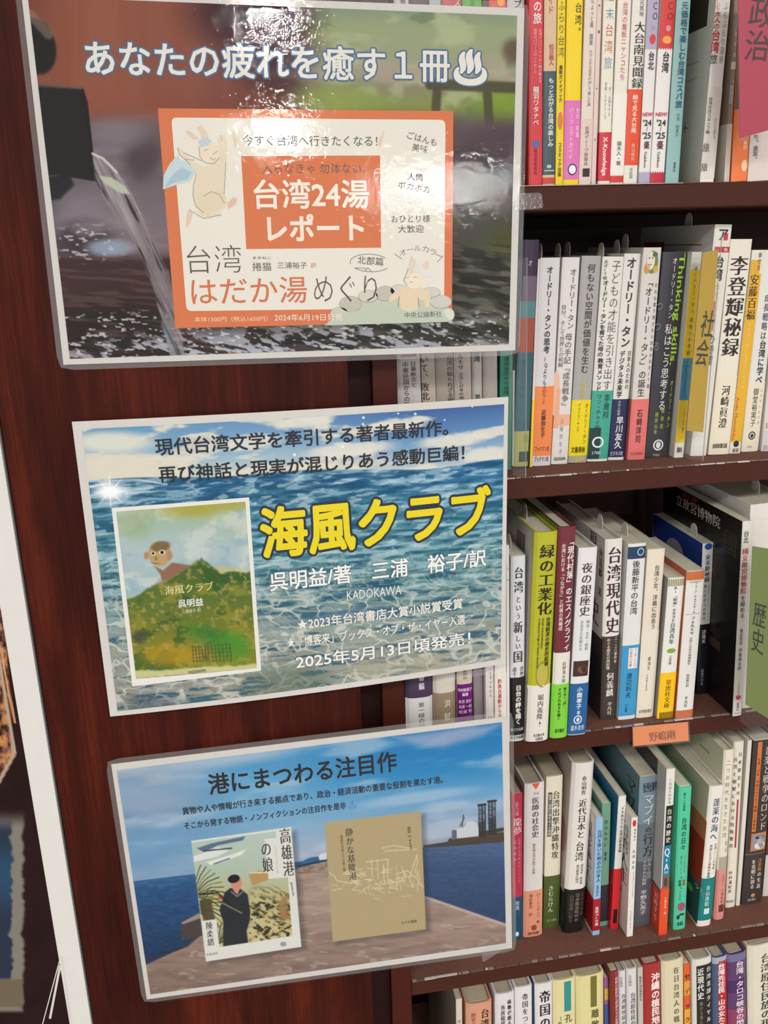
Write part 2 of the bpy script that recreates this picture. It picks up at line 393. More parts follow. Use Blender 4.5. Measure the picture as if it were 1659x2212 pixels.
def blob(X, Y, cx, cy, rx, ry, soft=1.0, rot=0.0):
    c, s_ = math.cos(math.radians(rot)), math.sin(math.radians(rot)); dx, dy = X-cx, Y-cy
    d = np.hypot((dx*c+dy*s_)/rx, (-dx*s_+dy*c)/ry); return sm(d, 1+soft*.5, 1-soft*.5)
def pol(X, Y, pts, soft=1.5):
    """soft mask of a polygon"""
    ins = np.zeros(X.shape, bool); dist = np.full(X.shape, 1e9); n = len(pts)
    for i in range(n):
        (x0, y0), (x1, y1) = pts[i], pts[(i+1) % n]
        cond = (y0 > Y) != (y1 > Y); xs = (x1-x0)*(Y-y0)/((y1-y0) or 1e-9)+x0; ins ^= cond & (X < xs)
        dx, dy = x1-x0, y1-y0; t = np.clip(((X-x0)*dx+(Y-y0)*dy)/(dx*dx+dy*dy+1e-9), 0, 1)
        dist = np.minimum(dist, np.hypot(X-x0-t*dx, Y-y0-t*dy))
    return sm(np.where(ins, dist, -dist), -soft, soft)
def seg(X, Y, pts, w, soft=1.0):
    dist = np.full(X.shape, 1e9)
    for (x0, y0), (x1, y1) in zip(pts[:-1], pts[1:]):
        dx, dy = x1-x0, y1-y0; t = np.clip(((X-x0)*dx+(Y-y0)*dy)/(dx*dx+dy*dy+1e-9), 0, 1)
        dist = np.minimum(dist, np.hypot(X-x0-t*dx, Y-y0-t*dy))
    return sm(dist, w/2+soft, w/2-soft*.3)
def grad(X, stops):
    xs = [s for s, _ in stops]; cs = np.array([hx(h) for _, h in stops]); return np.stack([np.interp(X, xs, cs[:, k]) for k in range(3)], -1)

def paint_spring(X, Y):                # hot-spring photograph
    C = grad(X+30*vn(X, Y, 160, 160, 1), [(60, '78463a'), (200, '965a46'), (420, '8d5648'), (600, '6e443e'), (700, '6f6a58'), (1115, '7d8a68')])
    C = bl(C, .55*vn(X, Y, 30, 400, 2)*sm(X, 640, 500)*sm(Y, 300, 150), 'a87262')
    C = bl(C, blob(X, Y, 560, 20, 130, 90, 1.2), '3c2b33'); C = bl(C, .8*blob(X, Y, 600, 110, 90, 80, 1.3), '4a343c')
    gr = sm(X, 610, 740)*sm(Y, 270, 225)
    G = grad(Y+40*(vn(X, Y, 90, 60, 3)-.5), [(0, '8a9c86'), (60, 'a3af8a'), (120, 'a5ab8c'), (160, 'b5ab98'), (185, '96937a'), (240, '8fa053')])
    G = bl(G, sm(vn(X, Y, 60, 40, 4), .5, .72)*.6, 'c0cba0'); G = bl(G, sm(vn(X, Y, 70, 40, 5), .6, .75)*.5, '6b8560')
    C = C*(1-gr[..., None])+G*gr[..., None]
    C = bl(C, .8*blob(X, Y, 900, 160, 230, 16, 1.3), 'b3a794'); C = bl(C, .8*blob(X, Y, 1090, 235, 60, 40, 1), '8aa540'); C = bl(C, .7*blob(X, Y, 730, 215, 90, 35, 1), '9aa960')
    fence = np.maximum(seg(X, Y, [(930, 182), (1120, 190)], 20, 6), np.maximum(seg(X, Y, [(945, 180), (940, 260)], 16, 5), seg(X, Y, [(1052, 190), (1056, 260)], 16, 5)))
    C = bl(C, .85*fence, '55513f'); C = bl(C, .8*blob(X, Y, 1108, 110, 22, 26, 1), '6b5a48')
    # middle ground
    mid = sm(Y, 225, 290)
    M = grad(X+40*vn(X, Y, 80, 80, 6), [(60, '6f6468'), (200, '756a72'), (330, '8a7d82'), (640, '6e5a60'), (980, '6a5a60'), (1120, '5d5058')])
    M = M*(0.78+.4*vn(X, Y, 90, 30, 7))[..., None]
    C = C*(1-mid[..., None])+M*mid[..., None]
    C = bl(C, .8*blob(X, Y, 310, 340, 40, 60, 1.2), '51454d'); C = bl(C, .7*blob(X, Y, 250, 290, 70, 30, 1.2), '8f858f'); C = bl(C, .7*blob(X, Y, 180, 470, 60, 60, 1.2), '8f8790')
    C = bl(C, .7*blob(X, Y, 340, 440, 40, 60, 1), '7b7078'); C = bl(C, .8*blob(X, Y, 180, 520, 60, 40, 1), '3b3238'); C = bl(C, .6*blob(X, Y, 190, 495, 35, 16, 1), '978f92')
    C = bl(C, .8*blob(X, Y, 1075, 335, 60, 60, 1.2), '5a4a52'); C = bl(C, .8*blob(X, Y, 1085, 385, 50, 26, 1.2), '7e8792')
    C = bl(C, .9*blob(X, Y, 1060, 500, 90, 90, 1.3), '4b483c'); C = bl(C, .8*blob(X, Y, 1040, 450, 40, 110, 1.2), '56564f'); C = bl(C, .7*blob(X, Y, 1100, 540, 50, 50, 1.3), '5b5f2c')
    # water
    wt = sm(Y-(548+6*vn(X, Y, 60, 60, 8)), -12, 14)
    D = grad(X, [(100, '48302f'), (330, '432c2a'), (700, '35332d'), (1120, '47493d')])
    D = bl(D, .8*blob(X, Y, 240, 720, 180, 70, 1.2), '252019')
    rip = vn(X, Y, 70, 7, 9, 3, .06); rip2 = vn(X, Y, 44, 8, 10, 3, .16)
    D = bl(D, .55*sm(rip, .5, .7), '6d5553'); D = bl(D, .6*sm(rip, .5, .3)*sm(X, 300, 700), '201c1c')
    C = C*(1-wt[..., None])+D*wt[..., None]
    C = bl(C, .55*sm(rip2, .5, .62)*sm(X, 940, 1000)*sm(Y, 520, 580), '7d7f74'); C = bl(C, .6*sm(rip2, .47, .38)*sm(X, 940, 1000)*sm(Y, 500, 560), '24241f')
    C = bl(C, .95*blob(X, Y, 235, 535, 46, 18, .9), '98a6b8')
    sp = sm(vn(X, Y, 30, 9, 12, 3, .22), .52, .62)*sm(Y+.05*(X-400), 690, 745)*sm(X, 1120, 1000)
    C = bl(C, .85*sp*sm(X, 180, 260), 'b8bcc8'); C = bl(C, .7*sp*sm(Y, 735, 770), 'c5ccd6')
    C = bl(C, .85*sm(vn(X, Y, 14, 5, 14, 2), .66, .73)*blob(X, Y, 190, 525, 75, 40, .9), 'c8c8cc'); C = bl(C, .8*sm(vn(X, Y, 12, 5, 15, 2), .7, .76)*sm(Y, 660, 690), 'dcdcdc')
    # spout and post
    C = bl(C, blob(X, Y, 78, 100, 42, 62, .18, -15), '2c2a29'); C = bl(C, .6*seg(X, Y, [(64, 30), (105, 75)], 16, 6), '94867a')
    C = bl(C, pol(X, Y, [(40, 390), (150, 375), (160, 400), (130, 430), (60, 440)], 5), '312f32')
    C = bl(C, pol(X, Y, [(40, 180), (178, 192), (186, 220), (203, 345), (207, 392), (120, 378), (40, 385)], 2.5), '2e2b2c')
    C = bl(C, .7*seg(X, Y, [(178, 193), (187, 222), (204, 380)], 5, 2), '1d1c1f'); C = bl(C, .6*seg(X, Y, [(70, 184), (176, 191)], 4, 3), '66666a')
    # pouring water
    st = pol(X, Y, [(200, 330), (235, 350), (268, 390), (300, 450), (335, 530), (365, 590), (385, 660), (402, 790), (372, 790), (352, 700), (330, 620), (300, 545), (262, 480), (225, 430), (205, 390)], 3)
    s2 = vn(X, Y, 90, 6, 16, 3, 1.12)
    C = C*(1-.8*st[..., None])+(.8*st*(.36+.42*s2))[..., None]*np.array([1.02, .96, .98])
    C = bl(C, st*.8*sm(s2, .36, .28), '38323a'); C = bl(C, st*.8*sm(s2, .62, .72), 'a9a3a8')
    C = bl(C, .9*pol(X, Y, [(214, 380), (240, 383), (270, 402), (281, 420), (262, 418), (228, 398)], 2.5), 'c9cfba'); C = bl(C, .9*seg(X, Y, [(200, 332), (222, 342), (252, 372)], 4, 1.5), 'dcdad2')
    C = bl(C, .5*seg(X, Y, [(355, 700), (385, 790)], 12, 5), '8a93a5')
    return C

def paint_sea(X, Y):                   # half sky, half sea
    hz = 1039-(X-191)*.0447+3*np.sin(X/60)+7*sm(X, 800, 950)*np.sin((X-800)/70)
    t = (Y-(hz-140))/140
    C = grad(t*.6+.0*X, [(0, '5a8ab8'), (.35, '86acc6'), (.6, 'c3cdc9')])
    R = grad(t, [(0, '3b5490'), (.5, '5c86b8'), (1, 'a9bfcc')]); k = sm(X, 500, 1050)[..., None]*.9; C = C*(1-k)+R*k
    cl = vn(X, Y*1.0, 90, 26, 21, 4, -.08); cm = sm(cl+.16*sm(t, .2, .9)-.12*sm(X, 600, 1000), .50, .62)
    C = bl(C, cm*.95, 'd9d6c8'); C = bl(C, .4*cm*sm(vn(X, Y, 50, 14, 22), .5, .7), 'a9b2b8')
    C = bl(C, .9*blob(X, Y, 240, 955, 90, 22, .9), 'dcdccb'); C = bl(C, .9*blob(X, Y, 260, 1010, 130, 32, .8), 'd9d4c4')
    for q in ((575, 905, 40, 12), (655, 915, 60, 14), (870, 920, 60, 13), (985, 955, 75, 14), (1060, 985, 60, 15), (540, 960, 70, 15), (760, 975, 90, 15), (690, 905, 40, 9)):
        C = bl(C, .9*blob(X+10*vn(X, Y, 12, 12, 24), Y+8*vn(X, Y, 14, 10, 23), q[0], q[1], q[2], q[3], .7, -6), 'dcdad0')
    # sea
    d = np.clip((Y-hz)/420, 0, 1.2)
    S = grad(d, [(0, '35628a'), (.06, '2f5f86'), (.2, '4a8196'), (.45, '4e8087'), (.7, '76908f'), (.85, '8a9389'), (1.1, '8e8c80')])
    S = bl(S, .6*sm(X, 700, 1100)*sm(d, .5, .0), '3a7cab')
    w1 = vn(X+30*vn(X, Y, 80, 80, 25), Y, 60, 7, 26, 4, -.06+0.0); w2 = vn(X+24*vn(X, Y, 30, 30, 28), Y, 34, 9, 27, 3, -.2)
    f = 1-sm(d, .5, .75)
    S = bl(S, .65*sm(w1, .52, .66)*(.4+.6*f), '9fc0cd'); S = bl(S, .7*sm(w1, .45, .33), '22506e')
    S = bl(S, .5*sm(w2, .6, .7)*f, 'd3e2e6'); S = bl(S, .5*sm(w2, .4, .28)*f, '1d4a66')
    wx = X+40*(vn(X, Y, 60, 40, 29)-.5); wy = Y+30*(vn(X, Y, 50, 50, 30)-.5)
    net = 1-np.abs(vn(wx, wy, 34, 17, 31, 2, -.1)-.5)*2; net2 = 1-np.abs(vn(wx, wy, 22, 10, 32, 2, .15)-.5)*2
    lo = sm(d, .38, .75); S = bl(S, .75*sm(net, .84, .97)*lo, 'cfcfc2'); S = bl(S, .45*sm(net2, .9, .98)*sm(d, .2, .6), 'bccccc')
    S = bl(S, .6*blob(X, Y, 620, 1480, 90, 40, 1), '5c6e5e'); S = bl(S, .6*blob(X, Y, 330, 1530, 60, 30, 1), '3f5060'); S = bl(S, .5*blob(X, Y, 880, 1440, 120, 30, 1), 'b7ad96')
    S = bl(S, .55*blob(X, Y, 740, 1330, 110, 12, 1, -8), '4c6c8c')
    m = sm(Y-hz, -1.5, 2)[..., None]; C = C*(1-m)+S*m
    C = bl(C, .7*seg(X, Y, [(191, 1040), (300, 1036), (360, 1046)], 3, 2), 'cfdbdc')
    # sun glint
    C = bl(C, .95*blob(X, Y, 238, 1062, 34, 20, 1.3), 'ffffff'); r = np.hypot(X-238, (Y-1062)); an = np.arctan2(Y-1062, X-238)
    C = bl(C, .9*sm(np.cos(an*8+.4), .75, 1)*sm(r, 46, 8), 'ffffff'); C = bl(C, .5*sm(Y, 1120, 1050)*sm(X, 330, 180)*sm(w1, .5, .6)*sm(Y-hz, 0, 6), 'eef4f4')
    for q in ((785, 902, 2.6), (784, 916, 2.4), (897, 894, 2.6), (860, 893, 2), (1020, 878, 2), (740, 965, 3), (636, 982, 3), (960, 907, 1.6)): C = bl(C, blob(X, Y, q[0], q[1], q[2], q[2], .8), 'eef2f5')
    # ---- the pictured book's cover (a painting)
    q = [(251, 1104), (531, 1083), (555, 1443), (294, 1465)]; mk = pol(X, Y, q, 1.2)
    K = grad(Y+30*vn(X, Y, 60, 50, 33), [(1090, 'a9b78c'), (1140, '9fb5a0'), (1200, 'a8bcc0'), (1300, '9cb4b8')])
    K = bl(K, .7*sm(vn(X, Y, 44, 34, 34, 4), .5, .68), 'c8d0c8'); K = bl(K, .55*sm(vn(X, Y, 40, 30, 35, 4), .55, .7), '87a6c0')
    K = bl(K, .8*blob(X+20*vn(X, Y, 20, 20, 36), Y, 420, 1098, 60, 18, 1.2), 'a89c3c'); K = bl(K, .7*blob(X, Y, 500, 1088, 50, 14, 1.2), 'a9a03c'); K = bl(K, .7*blob(X, Y, 290, 1130, 40, 30, 1.2), '93aa84')
    K = bl(K, .8*pol(X, Y, [(470, 1220), (530, 1232), (560, 1245), (560, 1275), (455, 1270)], 6), 'c0b878')
    mt = pol(X+8*vn(X, Y, 12, 12, 37), Y+8*vn(X, Y, 12, 12, 38), [(250, 1312), (310, 1285), (345, 1262), (372, 1252), (400, 1235), (440, 1208), (458, 1224), (480, 1242), (520, 1240), (570, 1240), (570, 1480), (260, 1480)], 3)
    G = grad(Y+50*vn(X, Y, 50, 40, 39), [(1240, '4c6434'), (1320, '5c7036'), (1400, '7a7a30'), (1470, '7d8430')])
    G = bl(G, .7*sm(vn(X, Y, 34, 26, 40, 4), .5, .66), '8f8a38'); G = bl(G, .7*sm(vn(X, Y, 30, 24, 41, 4), .52, .66), '36592f'); G = bl(G, .6*sm(vn(X, Y, 10, 8, 42, 3), .6, .7), 'a89a55')
    G = bl(G, .7*blob(X, Y, 455, 1375, 60, 22, 1, 20), '3f7a34'); G = bl(G, .8*blob(X, Y, 500, 1395, 40, 30, 1), '4a8a34'); G = bl(G, .7*blob(X, Y, 370, 1415, 60, 22, 1.2), 'b08c28'); G = bl(G, .6*blob(X, Y, 302, 1375, 16, 14, 1), '2d3644')
    K = K*(1-mt[..., None])+G*mt[..., None]
    K = bl(K, .9*sm(Y-(1447-(X-294)*.06+6*vn(X, Y, 14, 8, 43)), -3, 3), 'c9c894')
    # figure behind the hill
    K = bl(K, pol(X, Y, [(333, 1222), (352, 1232), (372, 1215), (420, 1222), (396, 1242), (372, 1256), (352, 1262), (346, 1240)], 2.5)*sm(mt, 1, .3), '8c6a52')
    K = bl(K, blob(X, Y, 345, 1196, 25, 27, .16, -10), 'b59a6e'); K = bl(K, .8*blob(X, Y, 347, 1180, 21, 11, .5, -10), '6c5a3c'); K = bl(K, blob(X, Y, 316, 1200, 5, 8, .4), 'b0885f'); K = bl(K, blob(X, Y, 366, 1200, 7, 10, .4), 'b0886a')
    for ex, ey, er in ((331, 1195, 5.2), (350, 1193, 6.6)):
        K = bl(K, blob(X, Y, ex, ey, er, er*.85, .3), 'dcd2b8'); K = bl(K, blob(X, Y, ex, ey, er*.55, er*.6, .3), '2b1c22')
    K = bl(K, .8*blob(X, Y, 337, 1206, 4, 5, .7), '8a7a4a'); K = bl(K, .7*seg(X, Y, [(328, 1216), (345, 1217)], 1.5, 1), '7a4a3a')
    # scaffold sketch
    for x0, y0, ww, hh in ((415, 1392, 34, 38), (456, 1388, 40, 42)):
        for j in range(6): K = bl(K, .7*seg(X, Y, [(x0+j*ww/5, y0+(j % 2)*5), (x0+j*ww/5+4, y0+hh)], 1.2, .9), '4b3f30')
        for j in range(5): K = bl(K, .6*seg(X, Y, [(x0, y0+6+j*hh/5), (x0+ww+4, y0+3+j*hh/5)], 1.2, .9), '5a4c38')
    C = C*(1-mk[..., None])+K*mk[..., None]
    return C

def paint_harbour(X, Y):               # harbour photograph
    hzl = 1903-(X-288)*.118
    t = (Y-(hzl-250))/250
    C = grad(t, [(0, '4a92c4'), (.3, '5fa2cc'), (.6, '7eb0d0'), (.85, '9cb4cc'), (1, 'a0b0c8')])
    L = grad(t, [(0, '98a8ba'), (.25, 'a8b4c4'), (.45, '6c90b4'), (.7, '6e9cc0'), (1, '7fa0c0')]); k = sm(X, 560, 300)[..., None]*.9; C = C*(1-k)+L*k
    R = grad(t, [(0, '1d78b8'), (.35, '2e86c0'), (.6, '6ba4cc'), (.85, '8ea2bc'), (1, '9aa2b6')]); k = sm(X, 560, 900)[..., None]; C = C*(1-k)+R*k
    cl = vn(X, Y, 170, 40, 51, 4, -.16); C = bl(C, .6*sm(cl, .50, .78), 'bcc8d6'); C = bl(C, .35*sm(cl, .5, .3)*sm(X, 900, 400), '5f8fba')
    C = bl(C, .8*pol(X, Y, [(850, 1592), (960, 1578), (1088, 1562), (1040, 1590), (960, 1612), (900, 1608)], 10), '9aa6c4')
    C = bl(C, .8*blob(X, Y, 900, 1722, 120, 12, 1, -8), '9ebcd6'); C = bl(C, .75*blob(X, Y, 500, 1630, 160, 22, 1.2, -8), 'b4c4d4'); C = bl(C, .7*blob(X, Y, 330, 1735, 90, 20, 1.3, -5), '94a8be')
    # distant hills, sea
    C = bl(C, pol(X, Y, [(635, 1868), (670, 1852), (705, 1848), (720, 1870), (640, 1880)], 1.5), '2f6292')
    C = bl(C, sm(Y-hzl, -1, 1.5)*sm(X, 760, 730), '31608e')
    nz = vn(X, Y, 12, 3.5, 52, 3); SL = grad((Y-hzl)/160, [(0, '3a6a98'), (.15, '2c5684'), (1, '1f3c60')]); m = (sm(Y-hzl, 0, 4)*sm(X, 760, 730))[..., None]; C = C*(1-m)+(SL*(.85+.3*nz[..., None]))*m
    C = bl(C, sm(Y-(1829-(X-916)*.075), -1, 1.5)*sm(X, 880, 905), '41628c')
    SR = grad((Y-1825)/160, [(0, '4c668c'), (.3, '3d567c'), (1, '33486a')]); m = (sm(Y-(1829-(X-916)*.075), 0, 4)*sm(X, 880, 900))[..., None]; C = C*(1-m)+(SR*(.9+.2*nz[..., None]))*m
    # quay
    qn = vn(X, Y, 60, 10, 53, 4, -.05); Q = grad(Y, [(1860, 'a59688'), (1950, 'a08c82'), (2060, '8f7a70'), (2160, '826e64')])*(.84+.32*qn[..., None])
    quay = pol(X, Y, [(300, 2090), (400, 2045), (470, 1985), (560, 1930), (645, 1874), (700, 1862), (720, 1858), (800, 1870), (920, 1937), (1100, 1998), (1120, 2070), (300, 2180)], 1.5)
    C = C*(1-quay[..., None])+Q*quay[..., None]
    C = bl(C, .55*quay*sm(vn(X, Y, 26, 8, 54, 3), .62, .75), 'b7a69a'); C = bl(C, .6*pol(X, Y, [(640, 1870), (705, 1856), (712, 1876), (645, 1890)], 3)*sm(vn(X, Y, 12, 4, 55), .4, .6), '7a5a48')
    C = bl(C, .9*seg(X, Y, [(645, 1871), (712, 1855)], 3, 1.5), '26364a'); C = bl(C, pol(X, Y, [(688, 1850), (694, 1843), (706, 1842), (706, 1856), (690, 1858)], 1.2), 'ccd6da')
    C = bl(C, .8*seg(X, Y, [(300, 2082), (405, 2042), (470, 1984)], 3, 3), '3c3634'); C = bl(C, .7*seg(X, Y, [(920, 1938), (1096, 1999)], 5, 2), 'c2b0a0')
    C = bl(C, pol(X, Y, [(390, 2000), (396, 1988), (432, 1972), (440, 2020), (432, 2022), (392, 2032)], 1.8), '4b4444'); C = bl(C, pol(X, Y, [(391, 1993), (430, 1972), (436, 1982), (396, 1996)], 1.5), '9a8c84')
    # ship and towers
    C = bl(C, pol(X, Y, [(914, 1826), (966, 1818), (970, 1811), (1092, 1796), (1092, 1818), (1000, 1826), (918, 1831)], 1.2), '4a4540'); C = bl(C, .7*pol(X, Y, [(975, 1816), (1090, 1799), (1090, 1808), (980, 1822)], 1), '5e4236')
    C = bl(C, pol(X, Y, [(978, 1812), (977, 1792), (990, 1789), (1006, 1785), (1008, 1775), (1022, 1773), (1030, 1778), (1036, 1800), (1034, 1806)], 1), 'c8ccd2'); C = bl(C, pol(X, Y, [(976, 1814), (976, 1793), (986, 1792), (987, 1812)], 1), '5a6a80')
    C = bl(C, .9*seg(X, Y, [(1001, 1760), (998, 1787)], 1.6, .9), '3c3c44'); C = bl(C, .9*seg(X, Y, [(1003, 1766), (993, 1785)], 1.2, .9), '3c3c44')
    for x0, w_, y0, y1 in ((1034, 14, 1737, 1808), (1055, 15, 1729, 1803)):
        C = bl(C, .45*pol(X, Y, [(x0, y0+2), (x0+w_, y0), (x0+w_+1, y1), (x0+1, y1)], 1), '3f4450')
        for dx in (0, w_*.5, w_): C = bl(C, .9*seg(X, Y, [(x0+dx, y0+2), (x0+dx+1, y1)], 1.6, .8), '30323a')
        for j in range(8): C = bl(C, .8*seg(X, Y, [(x0, y0+3+j*9), (x0+w_, y0+(8 if j % 2 else 1)+j*9)], 1.3, .8), '34363e')
        C = bl(C, .9*seg(X, Y, [(x0-1, y0+2), (x0+w_+1, y0)], 4, 1), '2d2e34'); C = bl(C, .8*pol(X, Y, [(x0, y0+40), (x0+w_, y0+38), (x0+w_+1, y1), (x0+1, y1)], 1), '373a44')
    C = bl(C, .9*seg(X, Y, [(1040, 1800), (1092, 1790)], 7, 1.5), '3c3630')
    # soft printed shadows of the two pictured books
    C = bl(C, .35*pol(X, Y, [(420, 1820), (640, 1795), (662, 2050), (452, 2084)], 9), '20242c'); C = bl(C, .35*pol(X, Y, [(708, 1785), (918, 1760), (930, 2012), (726, 2042)], 9), '20242c')
    # ---- first pictured book
    qa = [(413, 1816), (629, 1786), (651, 2045), (445, 2077)]; ma = pol(X, Y, qa, 1.0); K = np.ones(X.shape+(3,))*hx('dcdcd6')
    pic = pol(X, Y, [(413, 1820), (596, 1795), (600, 1896), (622, 1893), (631, 2021), (474, 2046), (468, 1988), (436, 1990)], 1)
    A = grad(Y, [(1790, 'b4c8be'), (1880, 'afc0b0'), (1930, 'b8b48a'), (2040, 'c9c09a')])
    nz1 = vn(X, Y, 14, 5, 56, 3, .5); A = bl(A, sm(nz1, .5, .6)*sm(Y, 1905, 1935)*sm(X, 530, 555), '6e6c42'); A = bl(A, .9*sm(vn(X, Y, 9, 6, 57, 3), .55, .62)*sm(Y, 1925, 1955)*sm(X, 530, 550), '2f3324')
    A = bl(A, .8*sm(vn(X, Y, 12, 4, 58, 2, -.5), .58, .64)*sm(Y, 1915, 1940), 'c9b67c')
    A = bl(A, .9*pol(X, Y, [(425, 1832), (455, 1822), (500, 1812), (530, 1806), (525, 1815), (470, 1826), (440, 1840)], 1.5), '4f6786'); A = bl(A, .95*pol(X, Y, [(418, 1850), (470, 1830), (495, 1836), (470, 1850), (418, 1862)], 1.2), 'dde0e0')
    A = bl(A, .95*pol(X, Y, [(445, 1862), (500, 1846), (532, 1834), (522, 1846), (480, 1862), (455, 1868)], 1.2), 'e2e4e2'); A = bl(A, .8*seg(X, Y, [(440, 1838), (500, 1832)], 2.5, 1), '2a3648'); A = bl(A, .8*seg(X, Y, [(462, 1866), (496, 1854)], 2, 1), '3c4c68')
    for cx, cy, a0, a1, L in ((415, 1935, -75, 20, 72), (425, 1965, -60, 45, 60), (470, 2040, -120, -20, 50)):
        for k_ in range(11):
            an = math.radians(a0+(a1-a0)*k_/10); A = bl(A, .9*seg(X, Y, [(cx, cy), (cx+L*.6*math.cos(an), cy+L*.6*math.sin(an)-5), (cx+L*math.cos(an), cy+L*math.sin(an)+3)], 1.7, .9), ['4c5a34', '2c3424', '7a7c48'][k_ % 3])
    A = bl(A, .85*pol(X, Y, [(430, 1945), (455, 1940), (466, 1990), (440, 1990)], 3), '4a4430')
    A = bl(A, .9*pol(X, Y, [(537, 1888), (560, 1880), (585, 1884), (580, 1900), (545, 1912)], 1.5), 'b58f58'); A = bl(A, .9*seg(X, Y, [(541, 1885), (586, 1884)], 3, 1), 'd6d0b8'); A = bl(A, .8*pol(X, Y, [(600, 1950), (620, 1930), (625, 1985), (606, 1990)], 4), '9a7448')
    A = bl(A, pol(X, Y, [(485, 1928), (497, 1918), (520, 1920), (535, 1932), (541, 1970), (539, 1990), (533, 2010), (536, 2036), (482, 2044), (482, 1990), (474, 1965)], 1.6), '2c3138')
    A = bl(A, pol(X, Y, [(497, 1900), (521, 1896), (523, 1912), (517, 1922), (513, 1932), (506, 1926), (500, 1914)], 1), 'c98f7c'); A = bl(A, blob(X, Y, 505, 1898, 13, 9, .2, -12), '1f1c20'); A = bl(A, .8*seg(X, Y, [(500, 1926), (512, 1936), (524, 1926)], 2.5, 1), '888c90')
    A = bl(A, blob(X, Y, 478, 1938, 6, 5, .3), '9c5a4c'); A = bl(A, .8*seg(X, Y, [(430, 1932), (470, 1928), (520, 1975)], 3, 1), '23281e'); A = bl(A, .7*seg(X, Y, [(480, 1950), (522, 1972)], 2.5, 1), 'a89c6c')
    K = K*(1-pic[..., None])+A*pic[..., None]; K = bl(K, pol(X, Y, [(571, 1812), (606, 1808), (620, 1895), (580, 1898)], 1), 'dcdcd4'); K = bl(K, pol(X, Y, [(436, 1989), (467, 1985), (474, 2046), (440, 2050)], 1), 'dcdcd6')
    K = bl(K, .8*blob(X, Y, 612, 2039, 7, 5, .5), '8a8c8c'); C = C*(1-ma[..., None])+K*ma[..., None]
    # ---- second pictured book
    mb = pol(X, Y, [(701, 1777), (909, 1752.5), (920, 2007), (719, 2034)], 1.0); B = np.ones(X.shape+(3,))*hx('b3a27c')
    rs = np.random.RandomState(60)
    def stroke(p, w=1.6, al=.75):
        nonlocal B; B = bl(B, al*seg(X, Y, p, w, .9), 'd6cfae')
    for p in ([(830, 1838), (900, 1834)], [(825, 1832), (850, 1826), (886, 1832)], [(790, 1862), (838, 1856)], [(712, 1885), (722, 1892), (726, 1900)], [(728, 1902), (760, 1908)], [(840, 1900), (858, 1908), (870, 1900)], [(855, 1888), (880, 1880), (900, 1898), (914, 1916)], [(838, 1855), (837, 1895), (842, 1910)], [(802, 1858), (804, 1895)], [(815, 1856), (817, 1898)], [(828, 1868), (830, 1910)], [(900, 1848), (884, 1898), (892, 1916)], [(900, 1846), (902, 1860), (896, 1884)], [(856, 1898), (890, 1892)]): stroke(p)
    for _ in range(34):
        cx, cy = rs.uniform(750, 850), rs.uniform(1872, 1925); stroke([(cx, cy), (cx+rs.uniform(-14, 16), cy+rs.uniform(-4, 12)), (cx+rs.uniform(-8, 22), cy+rs.uniform(0, 14))], rs.uniform(1, 2.4), .6)
    for _ in range(16):
        cx, cy = rs.uniform(855, 905), rs.uniform(1870, 1910); stroke([(cx, cy), (cx+rs.uniform(-4, 4), cy+rs.uniform(8, 26))], 1.3, .6)
    for _ in range(14):
        cx, cy = rs.uniform(715, 900), rs.uniform(1905, 1942); stroke([(cx, cy), (cx+rs.uniform(6, 20), cy+rs.uniform(-5, 5))], 1.3, .5)
    C = C*(1-mb[..., None])+B*mb[..., None]
    return C

PW = mat('c9c6c1', .45, 'cover')
def make_poster(quad, Ys, bow, pq, paint, label, laminate, grid=(540, 380)):
    P = Poster(quad, Ys, bow); O = tuple(P.S(.5, .5)); e = empty('poster', O, label, 'poster', 'posters fixed to the bookcase pillar')
    a = Acc(); slab(P, a, PW, -.25, .0); a.build('paper_sheet', e, O)
    picture(P, e, O, pq, grid[0], grid[1], paint, tone=(.97, .05) if paint is paint_spring else (.96, .015) if laminate else (.96, 0))
    return P, e, O
# poster 1
P1, E1, O1 = make_poster([(45, -23), (1133, 18), (1113, 757), (137, 788)], (-25, -25, -25, -25), 0.0, [(60, -8), (1117, 34), (1099, 744), (151, 775)], paint_spring,
    'top laminated poster with a dark hot-spring water photograph, orange framed advert and white headline', True)
a = Acc()
OR = 'cb6a35'; CR = 'dcd8cc'
p_quad(P1, a, [(341, 234), (979, 240), (976, 695), (379, 709)], OR, .30, 4)
p_poly(P1, a, rrect([(370, 254), (962, 259), (959, 665), (403, 672)], 12), CR, .34)
a.build('advert_card', E1, O1)
a = Acc()
# the pond, stones and rabbit at the lower right
p_poly(P1, a, [(700, 703), (716, 690), (722, 672), (748, 664), (790, 650), (840, 640), (905, 645), (958, 660), (977, 668), (976, 695)], 'b9c0ab', .38)
for cx, cy, rx, ry, c_ in ((733, 677, 20, 14, 'c2bfb2'), (757, 657, 25, 18, 'b7b4a6'), (795, 640, 22, 14, 'c6c4b8'), (832, 634, 22, 17, 'b9b3a8'), (862, 628, 20, 14, 'c9c6ba'), (930, 632, 22, 12, 'c6c4ba'), (952, 652, 24, 15, 'c3c2b6'), (968, 680, 14, 15, 'd0cfc2')):
    p_poly(P1, a, ell(cx, cy, rx, ry), '9a948a', .40); p_poly(P1, a, ell(cx, cy-.6, rx-1.2, ry-1.2), c_, .42)
p_poly(P1, a, [(742, 676), (820, 664), (870, 668), (955, 672), (972, 694), (705, 702)], 'b4bfae', .44)
p_poly(P1, a, [(866, 668), (862, 640), (852, 648), (843, 652), (838, 646), (850, 632), (872, 622), (884, 618), (905, 620), (928, 630), (930, 650), (926, 664), (918, 662), (914, 645), (903, 642), (902, 668), (884, 674)], 'd9c7a8', .47)
